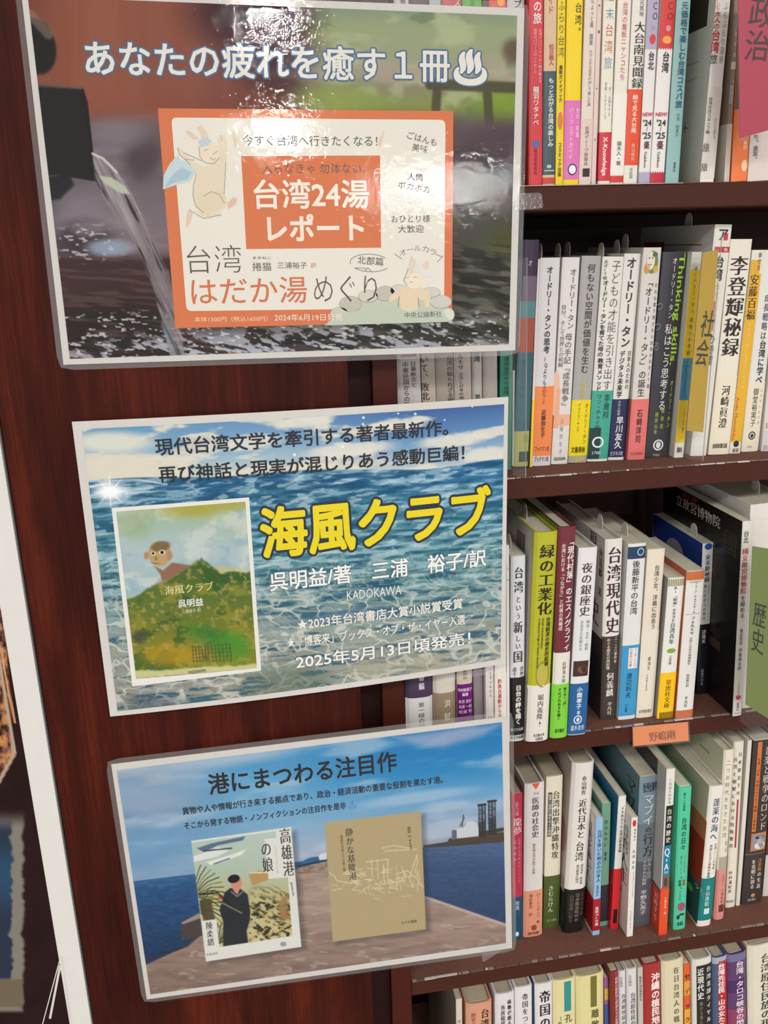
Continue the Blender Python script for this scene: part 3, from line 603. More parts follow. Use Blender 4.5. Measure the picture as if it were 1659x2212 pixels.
p_poly(P1, a, ell(895, 606, 21, 17, -8), 'e2d6bf', .49); p_poly(P1, a, [(884, 596), (883, 570), (888, 552), (897, 562), (899, 594)], 'd9c6b2', .48); p_poly(P1, a, [(905, 592), (914, 570), (924, 560), (926, 572), (918, 598)], 'd9c6b2', .48)
p_poly(P1, a, [(892, 584), (897, 572), (912, 573), (916, 585), (912, 592), (898, 592)], 'd3d5cc', .50); p_poly(P1, a, [(908, 580), (933, 582), (934, 597), (909, 597)], 'd8d8ce', .51)
for pts in ([(878, 600), (884, 598)], [(893, 599), (900, 598)], [(886, 608), (890, 611)], [(882, 580), (872, 606), (880, 618)], [(852, 548), (868, 560)], [(944, 566), (958, 552)], [(862, 640), (860, 664)], [(903, 642), (905, 664)]): p_line(P1, a, pts, 1.4, '8f8478', .53)
# dancing rabbit at the upper left
p_poly(P1, a, [(352, 409), (353, 380), (366, 355), (384, 334), (390, 345), (410, 352), (424, 372), (410, 392), (380, 400)], 'b9cbd0', .38)
p_poly(P1, a, [(356, 405), (372, 378), (392, 362), (415, 372), (404, 388), (378, 394)], '9fb8c4', .39)
BD = 'd8ccb4'
p_poly(P1, a, [(384, 318), (392, 334), (410, 356), (424, 372), (422, 395), (416, 420), (420, 446), (440, 462), (470, 460), (486, 448), (490, 436), (484, 424), (484, 400), (488, 360), (492, 310), (486, 292), (474, 290), (470, 300), (474, 320), (466, 352), (440, 360), (412, 346), (396, 326)], BD, .41)
p_poly(P1, a, ell(452, 330, 22, 24, 10), 'ddd2bc', .43); p_poly(P1, a, [(438, 308), (432, 288), (424, 276), (434, 270), (446, 284), (452, 302)], 'd9c4b0', .42); p_poly(P1, a, [(418, 302), (404, 290), (400, 282), (412, 284), (430, 300)], 'd9bfae', .42)
p_poly(P1, a, [(428, 304), (444, 296), (458, 304), (450, 314), (432, 318)], 'b9c4cc', .44); p_poly(P1, a, ell(456, 436, 34, 22, -25), 'd6c8ac', .42); p_poly(P1, a, [(490, 440), (504, 426), (514, 430), (508, 442), (494, 452)], 'd7b3a2', .42)
p_poly(P1, a, [(408, 450), (416, 462), (410, 484), (402, 492), (402, 470)], 'd8bda8', .42); p_poly(P1, a, [(414, 452), (446, 472), (480, 462), (470, 458), (440, 462)], 'd6cab2', .42)
for pts in ([(440, 326), (450, 322)], [(460, 334), (470, 326)], [(454, 340), (460, 346), (466, 342)], [(476, 292), (480, 304)], [(424, 376), (418, 400), (417, 424), (424, 446), (440, 460)], [(440, 424), (456, 414), (474, 420), (486, 440)], [(384, 318), (388, 334), (412, 356)], [(410, 454), (440, 472), (478, 464)], [(396, 330), (420, 340), (436, 348)], [(400, 344), (420, 346)], [(488, 350), (484, 420)], [(430, 316), (432, 340), (444, 352), (462, 354), (474, 340)]): p_line(P1, a, pts, 1.3, '958a76', .46)
p_line(P1, a, [(503, 283), (509, 318)], 3, 'd9b9a6', .4); p_line(P1, a, [(511, 296), (516, 318)], 2, 'd9b9a6', .4); p_line(P1, a, [(829, 283), (820, 318)], 3, 'd9b9a6', .4); p_line(P1, a, [(822, 296), (817, 316)], 2, 'd9b9a6', .4)
bub = ell(799, 568, 43, 19, 3, 26); p_line(P1, a, bub[2:11], 1.5, '7b746e', .46); p_line(P1, a, bub[12:24], 1.5, '7b746e', .46); p_line(P1, a, [bub[10], (788, 579), (790, 584), (794, 578), bub[6]], 1.4, '7b746e', .46)
a.build('advert_drawing', E1, O1)
a = Acc(); p_poly(P1, a, [(521, 337), (821, 336), (823, 535), (532, 538)], OR, .40); a.build('advert_title_box', E1, O1)
a = Acc(); INK = '55504c'
p_text(P1, a, 'あなたの疲れを癒す１冊♨', (183, 125), (1052, 144), 78, 'd9d6cc', 'b', .50, outline='2f5d86', ow=.045)
p_text(P1, a, '今すぐ台湾へ行きたくなる！', (524, 303), (815, 305), 25, INK, ''); p_text(P1, a, '入らなきゃ 勿体ない。', (566, 364), (790, 364), 24, '6b4a3c', '')
p_text(P1, a, '台湾24湯', (548, 420), (797, 419), 66, 'e8e0d4', 'b'); p_text(P1, a, 'レポート', (577, 494), (786, 492), 62, 'ead9cc', 'B')
p_text(P1, a, 'ごはんも', (880, 291), (943, 309), 18, INK); p_text(P1, a, '美味', (890, 317), (924, 324), 18, INK)
p_text(P1, a, '人情', (880, 381), (914, 384), 18, INK); p_text(P1, a, 'ポカポカ', (860, 398), (928, 410), 18, INK)
p_text(P1, a, 'おひとり様', (845, 473), (929, 472), 18, INK); p_text(P1, a, '大歓迎', (860, 495), (915, 494), 18, INK)
for ch, x_, y_, sl in (('オ', 863, 545, -5), ('ー', 879, 539, -2), ('ル', 895, 536, 0), ('カ', 912, 538, 2), ('ラ', 928, 544, 4), ('ー', 941, 552, 6)): p_text(P1, a, ch, (x_, y_-sl/2), (x_+14, y_+sl/2), 16, INK, 't')
p_text(P1, a, '台湾', (404, 561), (521, 559), 66, '4a4038', 't'); p_text(P1, a, '捲猫', (545, 576), (586, 576), 20, INK); p_text(P1, a, 'まきねこ', (546, 557), (585, 557), 7, INK)
p_text(P1, a, '三浦裕子', (599, 573), (663, 573), 15, INK); p_text(P1, a, '訳', (671, 573), (683, 573), 12, 'cf7650')
p_text(P1, a, '北部篇', (772, 561), (828, 566), 19, INK); p_text(P1, a, 'はだか湯', (413, 630), (663, 625), 63, 'c86638', ''); p_text(P1, a, 'めぐり', (678, 624), (814, 623), 68, '4a3c38', 't')
p_text(P1, a, '本体1500円（税込1650円）', (420, 690), (578, 688), 12, 'efc9ae'); p_text(P1, a, '2024年6月19日発売', (593, 686), (740, 685), 16, 'e6dccd'); p_text(P1, a, '中央公論新社', (874, 681), (954, 678), 14, INK)
a.build('lettering', E1, O1)
FILM1 = film_mat('laminate_film', [((130, 130, 130), .5, .00011), ((600, 480, 480), .5, .00005)], rough=.02)
MARGIN = film_mat('sealed_film_margin', None, haze=.06)  # pale diffuse haze stands in for light reflected by the sealed margin
a = Acc(); slab(P1, a, MARGIN, -.6, -.4, ext=4.2, rad=7, nu=34, nv=26); a.build('film_margin', E1, O1)
FILM3 = film_mat('laminate_film_flat', [((40, 40, 40), .5, .0002)], rough=.05)
a = Acc(); slab(P1, a, FILM1, .75, .9, ext=4.2, rad=7, nu=34, nv=26); a.build('laminate_film', E1, O1)
# poster 2
P2, E2, O2 = make_poster([(155, 911), (1098, 857), (1090, 1434), (238, 1548)], (-25, -25, -22, -24), 6.5, [(177, 927), (1089, 873), (1081, 1423), (254, 1536)], paint_sea,
    'middle unlaminated poster with a sky and rippling sea picture and a large yellow title', False)
a = Acc(); [p_quad(P2, a, z, 'dad8d2', .32, 10) for z in ([(241, 1097), (538, 1074), (533, 1083), (250, 1105)], [(538, 1074), (564, 1448), (555, 1443), (530, 1082)], [(564, 1448), (286, 1482), (293, 1466), (556, 1443)], [(286, 1482), (241, 1097), (251, 1104), (294, 1466)])]; a.build('pictured_book_border', E2, O2)
a = Acc()
p_text(P2, a, '現代台湾文学を牽引する著者最新作。', (335, 966), (968, 923), 38, '1f2430', 'b', .6); p_text(P2, a, '再び神話と現実が混じりあう感動巨編！', (343, 1025), (1003, 977), 37, '1f1f26', 'b', .6)
p_text(P2, a, '海風クラブ', (562, 1153), (1060, 1101), 112, 'dcc914', 'B', .75, outline='1d2a3c', ow=.044)
p_text(P2, a, '呉明益/著　三浦　裕子/訳', (582, 1257), (1050, 1203), 42, 'e2e4e0', 'b', .75, outline='40586e', ow=.022)
p_text(P2, a, 'KADOKAWA', (749, 1285), (867, 1272), 28, 'd5dcda', '', .75, outline='4a6678', ow=.03)
p_text(P2, a, '★2023年台湾書店大賞小説賞受賞', (642, 1349), (999, 1302), 25, 'dcdcd4', 'b', .75, outline='4c5f70', ow=.022); p_text(P2, a, '★「博客来」ブックス・オブ・ザ・イヤー入選', (620, 1388), (1004, 1337), 24, 'dcdcd4', 'b', .75, outline='4c5f70', ow=.022)
p_text(P2, a, '2025年5月13日頃発売！', (639, 1430), (1016, 1377), 31, 'dfe0dc', 'b', .75, outline='4c5a66', ow=.022)
p_text(P2, a, '海風クラブ', (356, 1276), (461, 1265), 21, 'd6cf96', 'm', .45); p_text(P2, a, '呉明益', (385, 1304), (439, 1299), 18, 'dcdcdc', 'b', .45); p_text(P2, a, '三浦裕子 訳', (392, 1321), (434, 1317), 9, 'c6cbb8', '', .45); p_text(P2, a, 'KADOKAWA', (407, 1452), (445, 1447), 9, '4a4a38', 'b', .45)
a.build('lettering', E2, O2)
# poster 3
P3, E3, O3 = make_poster([(240, 1651), (1099, 1547), (1106, 2048), (317, 2159)], (-27, -42, -42, -27), 0.0, [(252, 1664), (1084, 1560), (1093, 2037), (325, 2148)], paint_harbour,
    'bottom laminated poster with a blue sky harbour photograph and two pictured book covers', True)
a = Acc()
p_text(P3, a, '港にまつわる注目作', (450, 1695), (857, 1643), 48, '15171c', 'b'); p_text(P3, a, '貨物や人や情報が行き来する拠点であり、政治・経済活動の重要な役割を果たす港。', (394, 1752), (956, 1683), 17, '1a2434', 'b')
p_text(P3, a, 'そこから発する物語・ノンフィクションの注目作を是非', (398, 1784), (747, 1739), 16, '1a2434', 'b'); p_text(P3, a, '⚓', (752, 1739), (770, 1737), 18, '3f86b4', '')
p_vtext(P3, a, '高雄港', (614, 1787), (625, 1893), 25, '33332f', 'm'); p_vtext(P3, a, 'の娘', (573, 1816), (580, 1884), 24, '33332f', 'm'); p_vtext(P3, a, '陳柔縉', (451, 1990), (456, 2043), 15, '3c3c38', 'm')
p_vtext(P3, a, '鄭成發水滸', (629, 1905), (634, 1935), 5, '55554c', ''); p_vtext(P3, a, 'たかおこうのむすめ', (595, 1826), (600, 1886), 4, 'aeb6b0', ''); p_text(P3, a, '訳者未詳', (446, 2062), (470, 2058), 6, '8a8a84', '')
p_vtext(P3, a, '静かな基隆港', (753, 1787), (763, 1901), 17, '46443c', 'm'); p_vtext(P3, a, '埠頭労働者たちの昼と夜', (737, 1803), (744, 1882), 6, '5c5848', ''); p_vtext(P3, a, '魏明毅 訳', (883, 1785), (885, 1808), 8, '4c4a40', 'm'); p_vtext(P3, a, '黒木夏兒', (885, 1812), (888, 1836), 6, '5c5848', ''); p_text(P3, a, 'みすず書房', (867, 1993), (900, 1989), 7, '5c5848', '')
a.build('lettering', E3, O3)
a = Acc(); slab(P3, a, MARGIN, -.6, -.4, ext=4.6, rad=7, nu=34, nv=26); a.build('film_margin', E3, O3)
a = Acc(); slab(P3, a, FILM3, .75, .9, ext=4.6, rad=7, nu=34, nv=26); a.build('laminate_film', E3, O3)
# clear tapes
TAPE = film_mat('clear_tape', [((300, 300, 300), .5, .0002)], rough=.08, haze=.06)
for q, Y, lab in (([(1110, 418), (1170, 416), (1174, 450), (1112, 455)], -27, 'clear plastic tape tab at the right edge of the top poster'),
                  ([(1040, 2052), (1104, 2040), (1048, 2076), (1042, 2078)], -44, 'clear tape piece under the lower right corner of the bottom poster'),
                  ([(955, 1462), (1086, 1437), (1086, 1452), (965, 1470)], -27, 'clear tape piece along the lower right edge of the middle poster')):
    T = Poster(q, (Y,)*4, 0, W=22, H=14); a = Acc(); slab(T, a, TAPE, 0, .12, ext=0, rad=2, nu=8, nv=6); o = a.build('tape_strip', None, tuple(T.S(.5, .5))); tag(o, lab, 'tape', 'clear tapes on the posters')
# ---- the large dark poster on the left, only its white edge and right side in view
class Flat(Poster): pass
F0 = Flat.__new__(Flat); F0.bow = 0; F0.W, F0.H = 515.0, 728.0
F0.c = np.array([(-699, -24, 60), (-184, -24, 60), (-184, -24, -960), (-699, -24, -960)], float)
def _uv0(x, y):
    p = np.array([onY(a_, b_, -24) for a_, b_ in zip(np.atleast_1d(x), np.atleast_1d(y))]); r = np.stack([(p[:, 0]+699)/515, (60-p[:, 2])/1020], -1); return r if np.ndim(x) else r[0]
F0.uv = _uv0
O0 = (-440, -24, -380); E0 = empty('large_poster', O0, 'large dark poster with a white border, left of the wooden pillar', 'poster')
a = Acc(); slab(F0, a, mat('d5d3cf', .35, 'cover'), -9, 0, nu=3, nv=3); a.build('paper_sheet', E0, O0)
def paint_dark(X, Y):
    C = np.ones(X.shape+(3,))*hx('2a1a1b'); C = C*(0.9+.2*vn(X, Y, 40, 40, 70)[..., None])
    m = pol(X, Y, [(-400, 1250), (8, 1290), (28, 1630), (0, 1690), (-400, 1900)], 2); n = vn(X, Y, 10, 12, 71, 3)
    B = grad(n, [(.3, '2c1b17'), (.5, '6b4334'), (.6, 'a07058'), (.75, 'c98a4a')]); C = C*(1-m[..., None])+B*m[..., None]
    C = bl(C, seg(X, Y, [(-30, 1240), (6, 1470), (31, 1628), (-20, 1720)], 7, 1), 'b39c86'); C = bl(C, seg(X, Y, [(4, 1400), (8, 1440), (32, 1560)], 3, 2), 'd8a070')
    e = 44+12*vn(X*0, Y, 20, 16, 72); m = sm(X-e, 4, -4)*sm(Y, 1745, 1790)*sm(Y, 2190, 2180); C = bl(C, m, '7f7a72'); m2 = sm(X-e+22+8*vn(X, Y, 10, 10, 73), 3, -3)*sm(Y, 1760, 1800)*sm(Y, 2120, 2110)
    C = bl(C, m2, '2c3547'); C = bl(C, m2*sm(Y, 1800, 1880)*sm(Y, 2000, 1900), '2d4a68'); C = bl(C, sm(Y, 2112, 2118)*sm(Y, 2178, 2172)*sm(X, 52, 46), '6f6350')
    return C
picture(F0, E0, O0, [tuple(proj(np.array([c_]))[0]) for c_ in ((-640., -24, -40), (-204., -24, -40), (-204., -24, -920), (-640., -24, -920))], 360, 620, paint_dark, off=.15)
a = Acc()
for w_, L in ((2.2, ((131, 2066), (92, 2212))), (2.2, ((133, 2066), (152, 2200))), (5, ((130, 2085), (108, 2200)))): p_line(F0, a, L, w_, 'cfcac4', .3)
a.build('printed_lines', E0, O0)
# ------------------------------------------------------------------ books
PAGES = mat('d8d2bb', .75, 'paper'); SLIP = mat('cfc8bd', .6, 'cover'); PAGED = mat('b9ae94', .8, 'paper')
ORD = {1: 'top', 2: 'second', 3: 'third', 4: 'fourth', 5: 'bottom'}
_prev = {}; DBG = False
def prof(w, dep, b, n=9):
    """spine and boards seen from above: (u, depth)"""
    us = np.linspace(0, 1, n); us = .5-.5*np.cos(np.pi*us); return [(0, dep)]+[(u*w, b*abs(2*u-1)**4) for u in us]+[(w, dep)]
def shell(w, dep, b, t, v0, v1, m, a, out=0.0):
    o = [(u+(-out if u < w*.5 else out) if (u in (0, w)) else u, d-out) for u, d in prof(w, dep, b)]
    P = prof(w, dep, b); o = [((u-out if u <= 1e-6 else u+out if u >= w-1e-6 else u), (d if k in (0, len(P)-1) else d-out)) for k, (u, d) in enumerate(P)]
    i = [(min(max(u, t-out), w-t+out), (d if k in (0, len(P)-1) else d-out+t)) for k, (u, d) in enumerate(P)]
    V = []; F = []; n = len(o)
    for (u, d), (u2, d2) in zip(o, i): V += [(u, d, v0), (u, d, v1), (u2, d2, v0), (u2, d2, v1)]
    for k in range(n-1):
        p, q = 4*k, 4*k+4
        F += [(p, q, q+1, p+1), (p+2, p+3, q+3, q+2), (p+1, q+1, q+3, p+3), (p, p+2, q+2, q)]
    F += [(0, 1, 3, 2), (4*n-4, 4*n-2, 4*n-1, 4*n-3)]
    a.add(V, F, m)
KIN = {'k': '2c2a2c', 'w': 'e4e0d8', 'g': '6e6a68', 'n': '2c3f66', 'r': 'b8303a', 'm': '4a2328', 'y': 'd8c820', 'G': '9ab83c', 'b': '4f7fae', 'o': 'd8705a', 'd': '7a7672'}
def book(row, label, blp, brx, tlp, color, texts=(), bands=(), blocks=(), h=None, dep=130, Y=None, kind='soft', side=None, slip=0, b=None, pages=None, lean=None, zs=None, sidep=(), name=None):
    zs = ZS[row] if zs is None else zs
    if Y is None:
        v = np.array([(blp[0]-IW/2)/FPX, (blp[1]-IH/2)/FPX, 1.0]) @ _R; Y = (CAM+(zs-CAM[2])/v[2]*v)[1]
        Y = float(np.clip(Y, *{1: (2, 6), 2: (30, 37), 3: (-13, 60), 4: (2, 70), 5: (4, 10)}[row]))
    A = onY(*blp, Y); B_ = onY(brx, blp[1], Y); T = onY(*tlp, Y)
    ln = (T[0]-A[0])/(T[2]-A[2]) if lean is None else lean
    x0 = A[0]+(zs-A[2])*ln; w = (B_[0]-A[0])*math.cos(math.atan(ln)); H = h or (T[2]-zs)/math.cos(math.atan(ln))
    x0 = max(x0, 140.4)
    pv = _prev.get(row)
    if pv and not (pv[3] < Y-.5 or Y+dep < pv[2]):
        need = max(pv[0]-x0, pv[0]+pv[1]*min(H, pv[4])-(x0+ln*min(H, pv[4])))+.5
        if need > 0:
            if need > .15*w and DBG: print('SHR', row, label[:40], round(w, 1), round(need, 1))
            x0 += need; w = max(2.2, w-need)
    ca = math.cos(math.atan(ln)); sa = math.sin(math.atan(ln))
    _prev[row] = (x0+w/ca, ln, Y, Y+dep, H)
    lift = w*abs(sa) if ln > 0 else 0
    org = np.array([x0, Y, zs+.05+(w*sa if sa > 0 else 0)])
    nm = name or {'soft': 'paperback_book', 'hard': 'hardcover_book'}[kind]
    e = empty(nm, org, label, 'book', f'books standing on the {ORD[row]} shelf'); e.rotation_euler = (0, math.asin(sa), 0)
    bb = (b if b is not None else min(w*.06, 1.2)); t = .45 if kind == 'soft' else min(2.0, w*.14)
    cm = mat(color, .38, 'cover')
    a = Acc(); shell(w, dep, bb, t, 0, H, cm, a); a.build('cover', e, local=True)
    rec = .4 if kind == 'soft' else 2.6
    a = Acc(); box(a, t+.05, w-t-.05, bb+t+.4, dep-rec-.6, rec, H-rec, pages or PAGES, min(.8, w*.12)); a.build('page_block', e, local=True)
    def vv(y, x=None):
        x = blp[0]+(tlp[0]-blp[0])*(y-blp[1])/(tlp[1]-blp[1]) if x is None else x
        return (onY(x+(brx-blp[0])/2, y, Y)[2]-zs)/ca
    for y0, y1, c_ in bands:
        a = Acc(); shell(w, dep-3, bb, .2, max(0.1, vv(y1)), min(H, vv(y0)), mat(c_, .33, 'cover'), a, out=.24); a.build('paper_band', e, local=True)
    a = Acc()
    def put(uv, F, m, off):
        u, v = uv[:, 0], uv[:, 1]; d = bb*np.abs(np.clip(2*u/w-1, -1, 1))**4-off
        a.add(np.stack([u, d, v], 1), F, m)
    for q in blocks:
        k, y0, y1, u0, u1, c_ = q[:6]; v0, v1 = max(0.05, vv(y1)), min(H-.02, vv(y0)); m = mat(c_, .38, 'ink'); off = .30 if len(q) < 7 else q[6]
        if k == 'R':
            us = np.linspace(u0*w, u1*w, 9); P = np.array([(u, v) for v in (v0, v1) for u in us]); put(P, [(i, i+1, i+10, i+9) for i in range(8)], m, off)
        elif k == 'E':
            tt = np.linspace(0, 2*np.pi, 20, endpoint=False); P = np.stack([(u0+u1)/2*w+(u1-u0)/2*w*np.cos(tt), (v0+v1)/2+(v1-v0)/2*np.sin(tt)], 1); put(P, [tuple(range(20))], m, off)
        elif k == 'Z':                 # zigzag edged block, teeth at the bottom (c_ block from y0 to y1)
            n = 6; P = [((u0+(u1-u0)*i/(2*n))*w, z_) for i in range(2*n+1) for z_ in (v0+(1.8 if i % 2 else 0), v1)]; put(np.array(P), [(2*i, 2*i+2, 2*i+3, 2*i+1) for i in range(2*n)], m, off)
        elif k == 'z':
            n = 6; P = [((u0+(u1-u0)*i/(2*n))*w, z_) for i in range(2*n+1) for z_ in (v0, v1-(1.8 if i % 2 else 0))]; put(np.array(P), [(2*i, 2*i+2, 2*i+3, 2*i+1) for i in range(2*n)], m, off)
        elif k == 'T':                 # triangle pointing down
            put(np.array([(u0*w, v1), (u1*w, v1), ((u0+u1)/2*w, v0)]), [(0, 2, 1)], m, off)
        elif k == 'S':                 # vertical stripes
            n = 9
            for i in range(n):
                s0 = (u0+(u1-u0)*(i+.2)/n)*w; s1 = (u0+(u1-u0)*(i+.75)/n)*w; put(np.array([(s0, v0), (s1, v0), (s1, v1), (s0, v1)]), [(0, 1, 2, 3)], m, off)
        elif k == 'O':                 # ring emblem
            tt = np.linspace(0, 2*np.pi, 20, endpoint=False); cx, cy, rx, ry = (u0+u1)/2*w, (v0+v1)/2, (u1-u0)/2*w, (v1-v0)/2
            P = np.concatenate([np.stack([cx+rx*s*np.cos(tt), cy+ry*s*np.sin(tt)], 1) for s in (1, .72)]); put(P, [(i, (i+1) % 20, 20+(i+1) % 20, 20+i) for i in range(20)], m, off)
    for q in texts:
        s, y0, y1, uc, wf, c_ = q[:6]; st = q[6] if len(q) > 6 else ''; m = mat(KIN.get(c_, c_), .4, 'ink'); v1, v0 = vv(y0), vv(y1)
        if 'h' in st:
            cells, n = hcells(s, st); sx = wf*w/n; sy = v1-v0
            for v, F, k in cells: put(np.stack([uc*w-wf*w/2+v[:, 0]*sx, (v0+v1)/2+v[:, 1]*sy], 1), F, m, .46+k*.007)
        elif 'r' in st:                # sideways, reading downwards
            cells, n = hcells(s, st); sx = (v1-v0)/n; sy = wf*w
            for v, F, k in cells: put(np.stack([uc*w+v[:, 1]*sy, v1-v[:, 0]*sx], 1), F, m, .46+k*.007)
        else:
            cells, n = vcells(s, st); sy = (v1-v0)/n; sx = wf*w
            sx = min(sx, sy*1.18); gh = min(sy, sx*1.36)
            for v, F, k in cells:
                c_y = -math.floor(-v[:, 1].mean())-.5; put(np.stack([uc*w+v[:, 0]*sx, v1+c_y*sy+(v[:, 1]-c_y)*gh], 1), F, m, .46+k*.007)
    if a.n: a.build('spine_lettering', e, local=True)
    if side or sidep:                  # print on the left board
        a = Acc(); X_ = -.28
        if side: a.add([(X_+.03, dep-1, .2), (X_+.03, bb+.6, .2), (X_+.03, bb+.6, H-.2), (X_+.03, dep-1, H-.2)], [(0, 1, 2, 3)], mat(side, .35, 'cover'))
        for q in sidep:
            if q[0] == 'R': _, d0, d1, f0, f1, c_ = q; a.add([(X_, d1, f0*H), (X_, d0, f0*H), (X_, d0, f1*H), (X_, d1, f1*H)], [(0, 1, 2, 3)], mat(c_, .35, 'cover'))
            elif q[0] == 'B':
                _, d0, d1, f0, f1, c_ = q; n = 22; rs = np.random.RandomState(4)
                for i in range(n):
                    x_ = d0+(d1-d0)*i/n; ww = (d1-d0)/n*rs.uniform(.25, .8); a.add([(X_-.03, x_+ww, f0*H), (X_-.03, x_, f0*H), (X_-.03, x_, f1*H), (X_-.03, x_+ww, f1*H)], [(0, 1, 2, 3)], mat(c_, .4, 'ink'))
            elif q[0] == 'E':
                _, d0, d1, f0, f1, c_ = q; tt = np.linspace(0, 2*np.pi, 20, endpoint=False); a.add(np.stack([0*tt+X_-.02, (d0+d1)/2-(d1-d0)/2*np.cos(tt), (f0+f1)/2*H+(f1-f0)/2*H*np.sin(tt)], 1), [tuple(range(20))], mat(c_, .4, 'ink'))
            else:                       # text: s, d centre, f top, f bottom, width mm, colour, style ('x' = set left to right along the depth)
                s, dc, f1, f0, wm, c_, st = q; m = mat(KIN.get(c_, c_), .4, 'ink')
                if 'x' in st:
                    cells, n = hcells(s, st.replace('x', '')); L = wm; em = (f1-f0)*H
                    for v, F, k in cells: a.add(np.stack([0*v[:, 0]+X_-.05-k*.007, dc-v[:, 0]*L/n, (f0+f1)/2*H+v[:, 1]*em], 1), F, m)
                else:
                    cells, n = vcells(s, st); sy = (f1-f0)*H/n
                    for v, F, k in cells: a.add(np.stack([0*v[:, 0]+X_-.05-k*.007, dc-v[:, 0]*wm, f1*H+v[:, 1]*sy], 1), F, m)
        a.build('cover_print', e, local=True)
    if slip:                           # rounded tongue of the sales slip standing out of the pages
        a = Acc(); d0 = 18+12*slip; u = w*(.35+.3*((slip*7) % 3)/2); tt = np.linspace(0, np.pi, 9)
        P = [(d0-7, H-8)]+[(d0+7*-math.cos(k), H+4+8.5*math.sin(k)) for k in tt]+[(d0+7, H-8)]; n = len(P)
        V = [(u-.25, p[0], p[1]) for p in P]+[(u+.25, p[0], p[1]) for p in P]
        a.add(V, [tuple(range(n)), tuple(range(2*n-1, n-1, -1))]+[(i, i+n, (i+1) % n+n, (i+1) % n) for i in range(n)], SLIP); a.build('sales_slip', e, local=True)
    return e
# ---- top shelf, left of / above the first poster
S = 1
TOPS = [('narrow white book with dark lettering showing above the top poster edge', 851, 883, 'd0ccc2', [('の旅', -20, 14, .6, .4, 'k')], ()),
    ('dark brown book rising over the top poster, left of a pale blue one', 884, 926, '4a3530', (), ()),
    ('pale blue-grey book just above the top poster', 927, 952, 'a9b9ba', (), ()),
    ('crimson book with a small white character just above the top poster', 953, 997, 'c43a4c', [('ス', -6, 16, .78, .34, 'w')], ()),
    ('grass green book just above the top poster', 999, 1041, '58a824', (), [('R', -30, 40, .42, .6, '3f8a18')]),
    ('dark reddish brown book edge between the green and orange books above the top poster', 1042, 1055, '4a2a22', (), ()),  # no book here: dark slab added, coloured as the shade in the gap
    ('orange-red book with a yellow flower just above the top poster', 1056, 1094, 'dd4a30', (), [('E', -12, 14, .45, .9, 'eea040')]),
    ('greyish white book with brush lettering left of the bright red book', 1096, 1133, 'c6c2c4', [('タブ', -20, 18, .6, .5, 'k', 'm')], ())]
for _l, _x, _x2, _c, _t, _b in TOPS:
    book(1, _l, (_x, 6), _x2, (_x, 0), _c, _t, blocks=_b, h=206+(_x % 5), Y=10, lean=0.0)
# ---- top shelf, right of the first poster
Y1 = 3
book(1, 'bright red book with white lettering and a blue blob, first right of the top poster', (1136, 398), 1171, (1137, 0), 'd13a42',
     [('の旅', 1, 53, .56, .62, 'w', 'b'), ('台湾ナンバーワン占い師が教える', 62, 180, .78, .26, 'e8b8b4'), ('秘密のパワースポットめぐり', 62, 160, .42, .26, 'e8b8b4'), ('龍羽ワタナベ', 187, 272, .5, .45, 'w', 'b'), ('誠文堂新光社', 321, 378, .5, .26, '7a2028')],
     blocks=[('E', 304, 319, .28, .8, '3f6fae')], h=212, Y=Y1)
book(1, 'beige book with a dark teal cat-photo band over a red foot', (1172, 397), 1198, (1176, 0), 'd2b494',
     [('ガイド', -30, 32, .5, .5, 'c06a50'), ('松日義人', 95, 142, .6, .4, 'c05a48', 'b'), ('もっと広がる台湾の楽しみ', 168, 318, .6, .48, 'w', 'b')],
     bands=[(154, 378, '3f5358')], blocks=[('R', 384, 397, 0, 1, 'c8402c'), ('R', 368, 370, .1, .95, 'c9d0cc', .5), ('E', 356, 364, .3, .7, 'a9c0c0', .5)], h=205, Y=Y1)
book(1, 'thin yellow book with black handwriting-like title and a small red blot', (1199, 396), 1216, (1204, 0), 'e3c81c',
     [('ふらり台湾', 0, 125, .5, .86, 'k', 't'), ('最新ガイドブック', 141, 222, .5, .5, '5a4a18', 'b'), ('コスミック出版', 308, 382, .5, .48, '4a3c14', 'b')], blocks=[('E', 242, 280, .2, .85, 'd8763a')], h=214, Y=Y1)
book(1, 'thick yellow book with a pink lower band and a round blue and white emblem', (1217, 395), 1250, (1225, 0), 'ebcd10',
     [('台湾。', 4, 82, .72, .42, 'k', 'm'), ('台北・花蓮', 232, 298, .82, .24, 'f2d8ea'), ('パーフェクトガイド', 232, 345, .42, .3, 'f2d8ea')],
     bands=[(217, 388, 'd671b0')], blocks=[('E', 354, 379, .25, .85, '27406e', .5), ('E', 357, 376, .32, .78, 'e8e4e0', .52)], h=210, Y=Y1)
book(1, 'off-white book with faint grey lettering and a small black square emblem', (1251, 395), 1276, (1264, 0), 'ddcfc2',
     [('ちょっと島 国産', -4, 98, .6, .32, 'd'), ('カフェから足をのばして楽しむ旅', 108, 230, .6, .3, 'd'), ('台湾ディープ委員会', 272, 358, .5, .38, 'g')], bands=[(257, 393, 'd8c2b8')], blocks=[('R', 364, 382, .25, .85, '28201e', .5)], h=210, Y=Y1)
book(1, 'narrow pale pink book edge with dark specks between two cream spines', (1277, 395), 1287, (1290, 0), 'd9c4bc', blocks=[('R', 10, 14, .3, .6, '6a5a54'), ('R', 66, 72, .4, .7, '4a3c38'), ('R', 190, 193, .3, .6, '7a6a60'), ('R', 300, 304, .4, .6, '8a6a60')], h=206, Y=Y1+2)
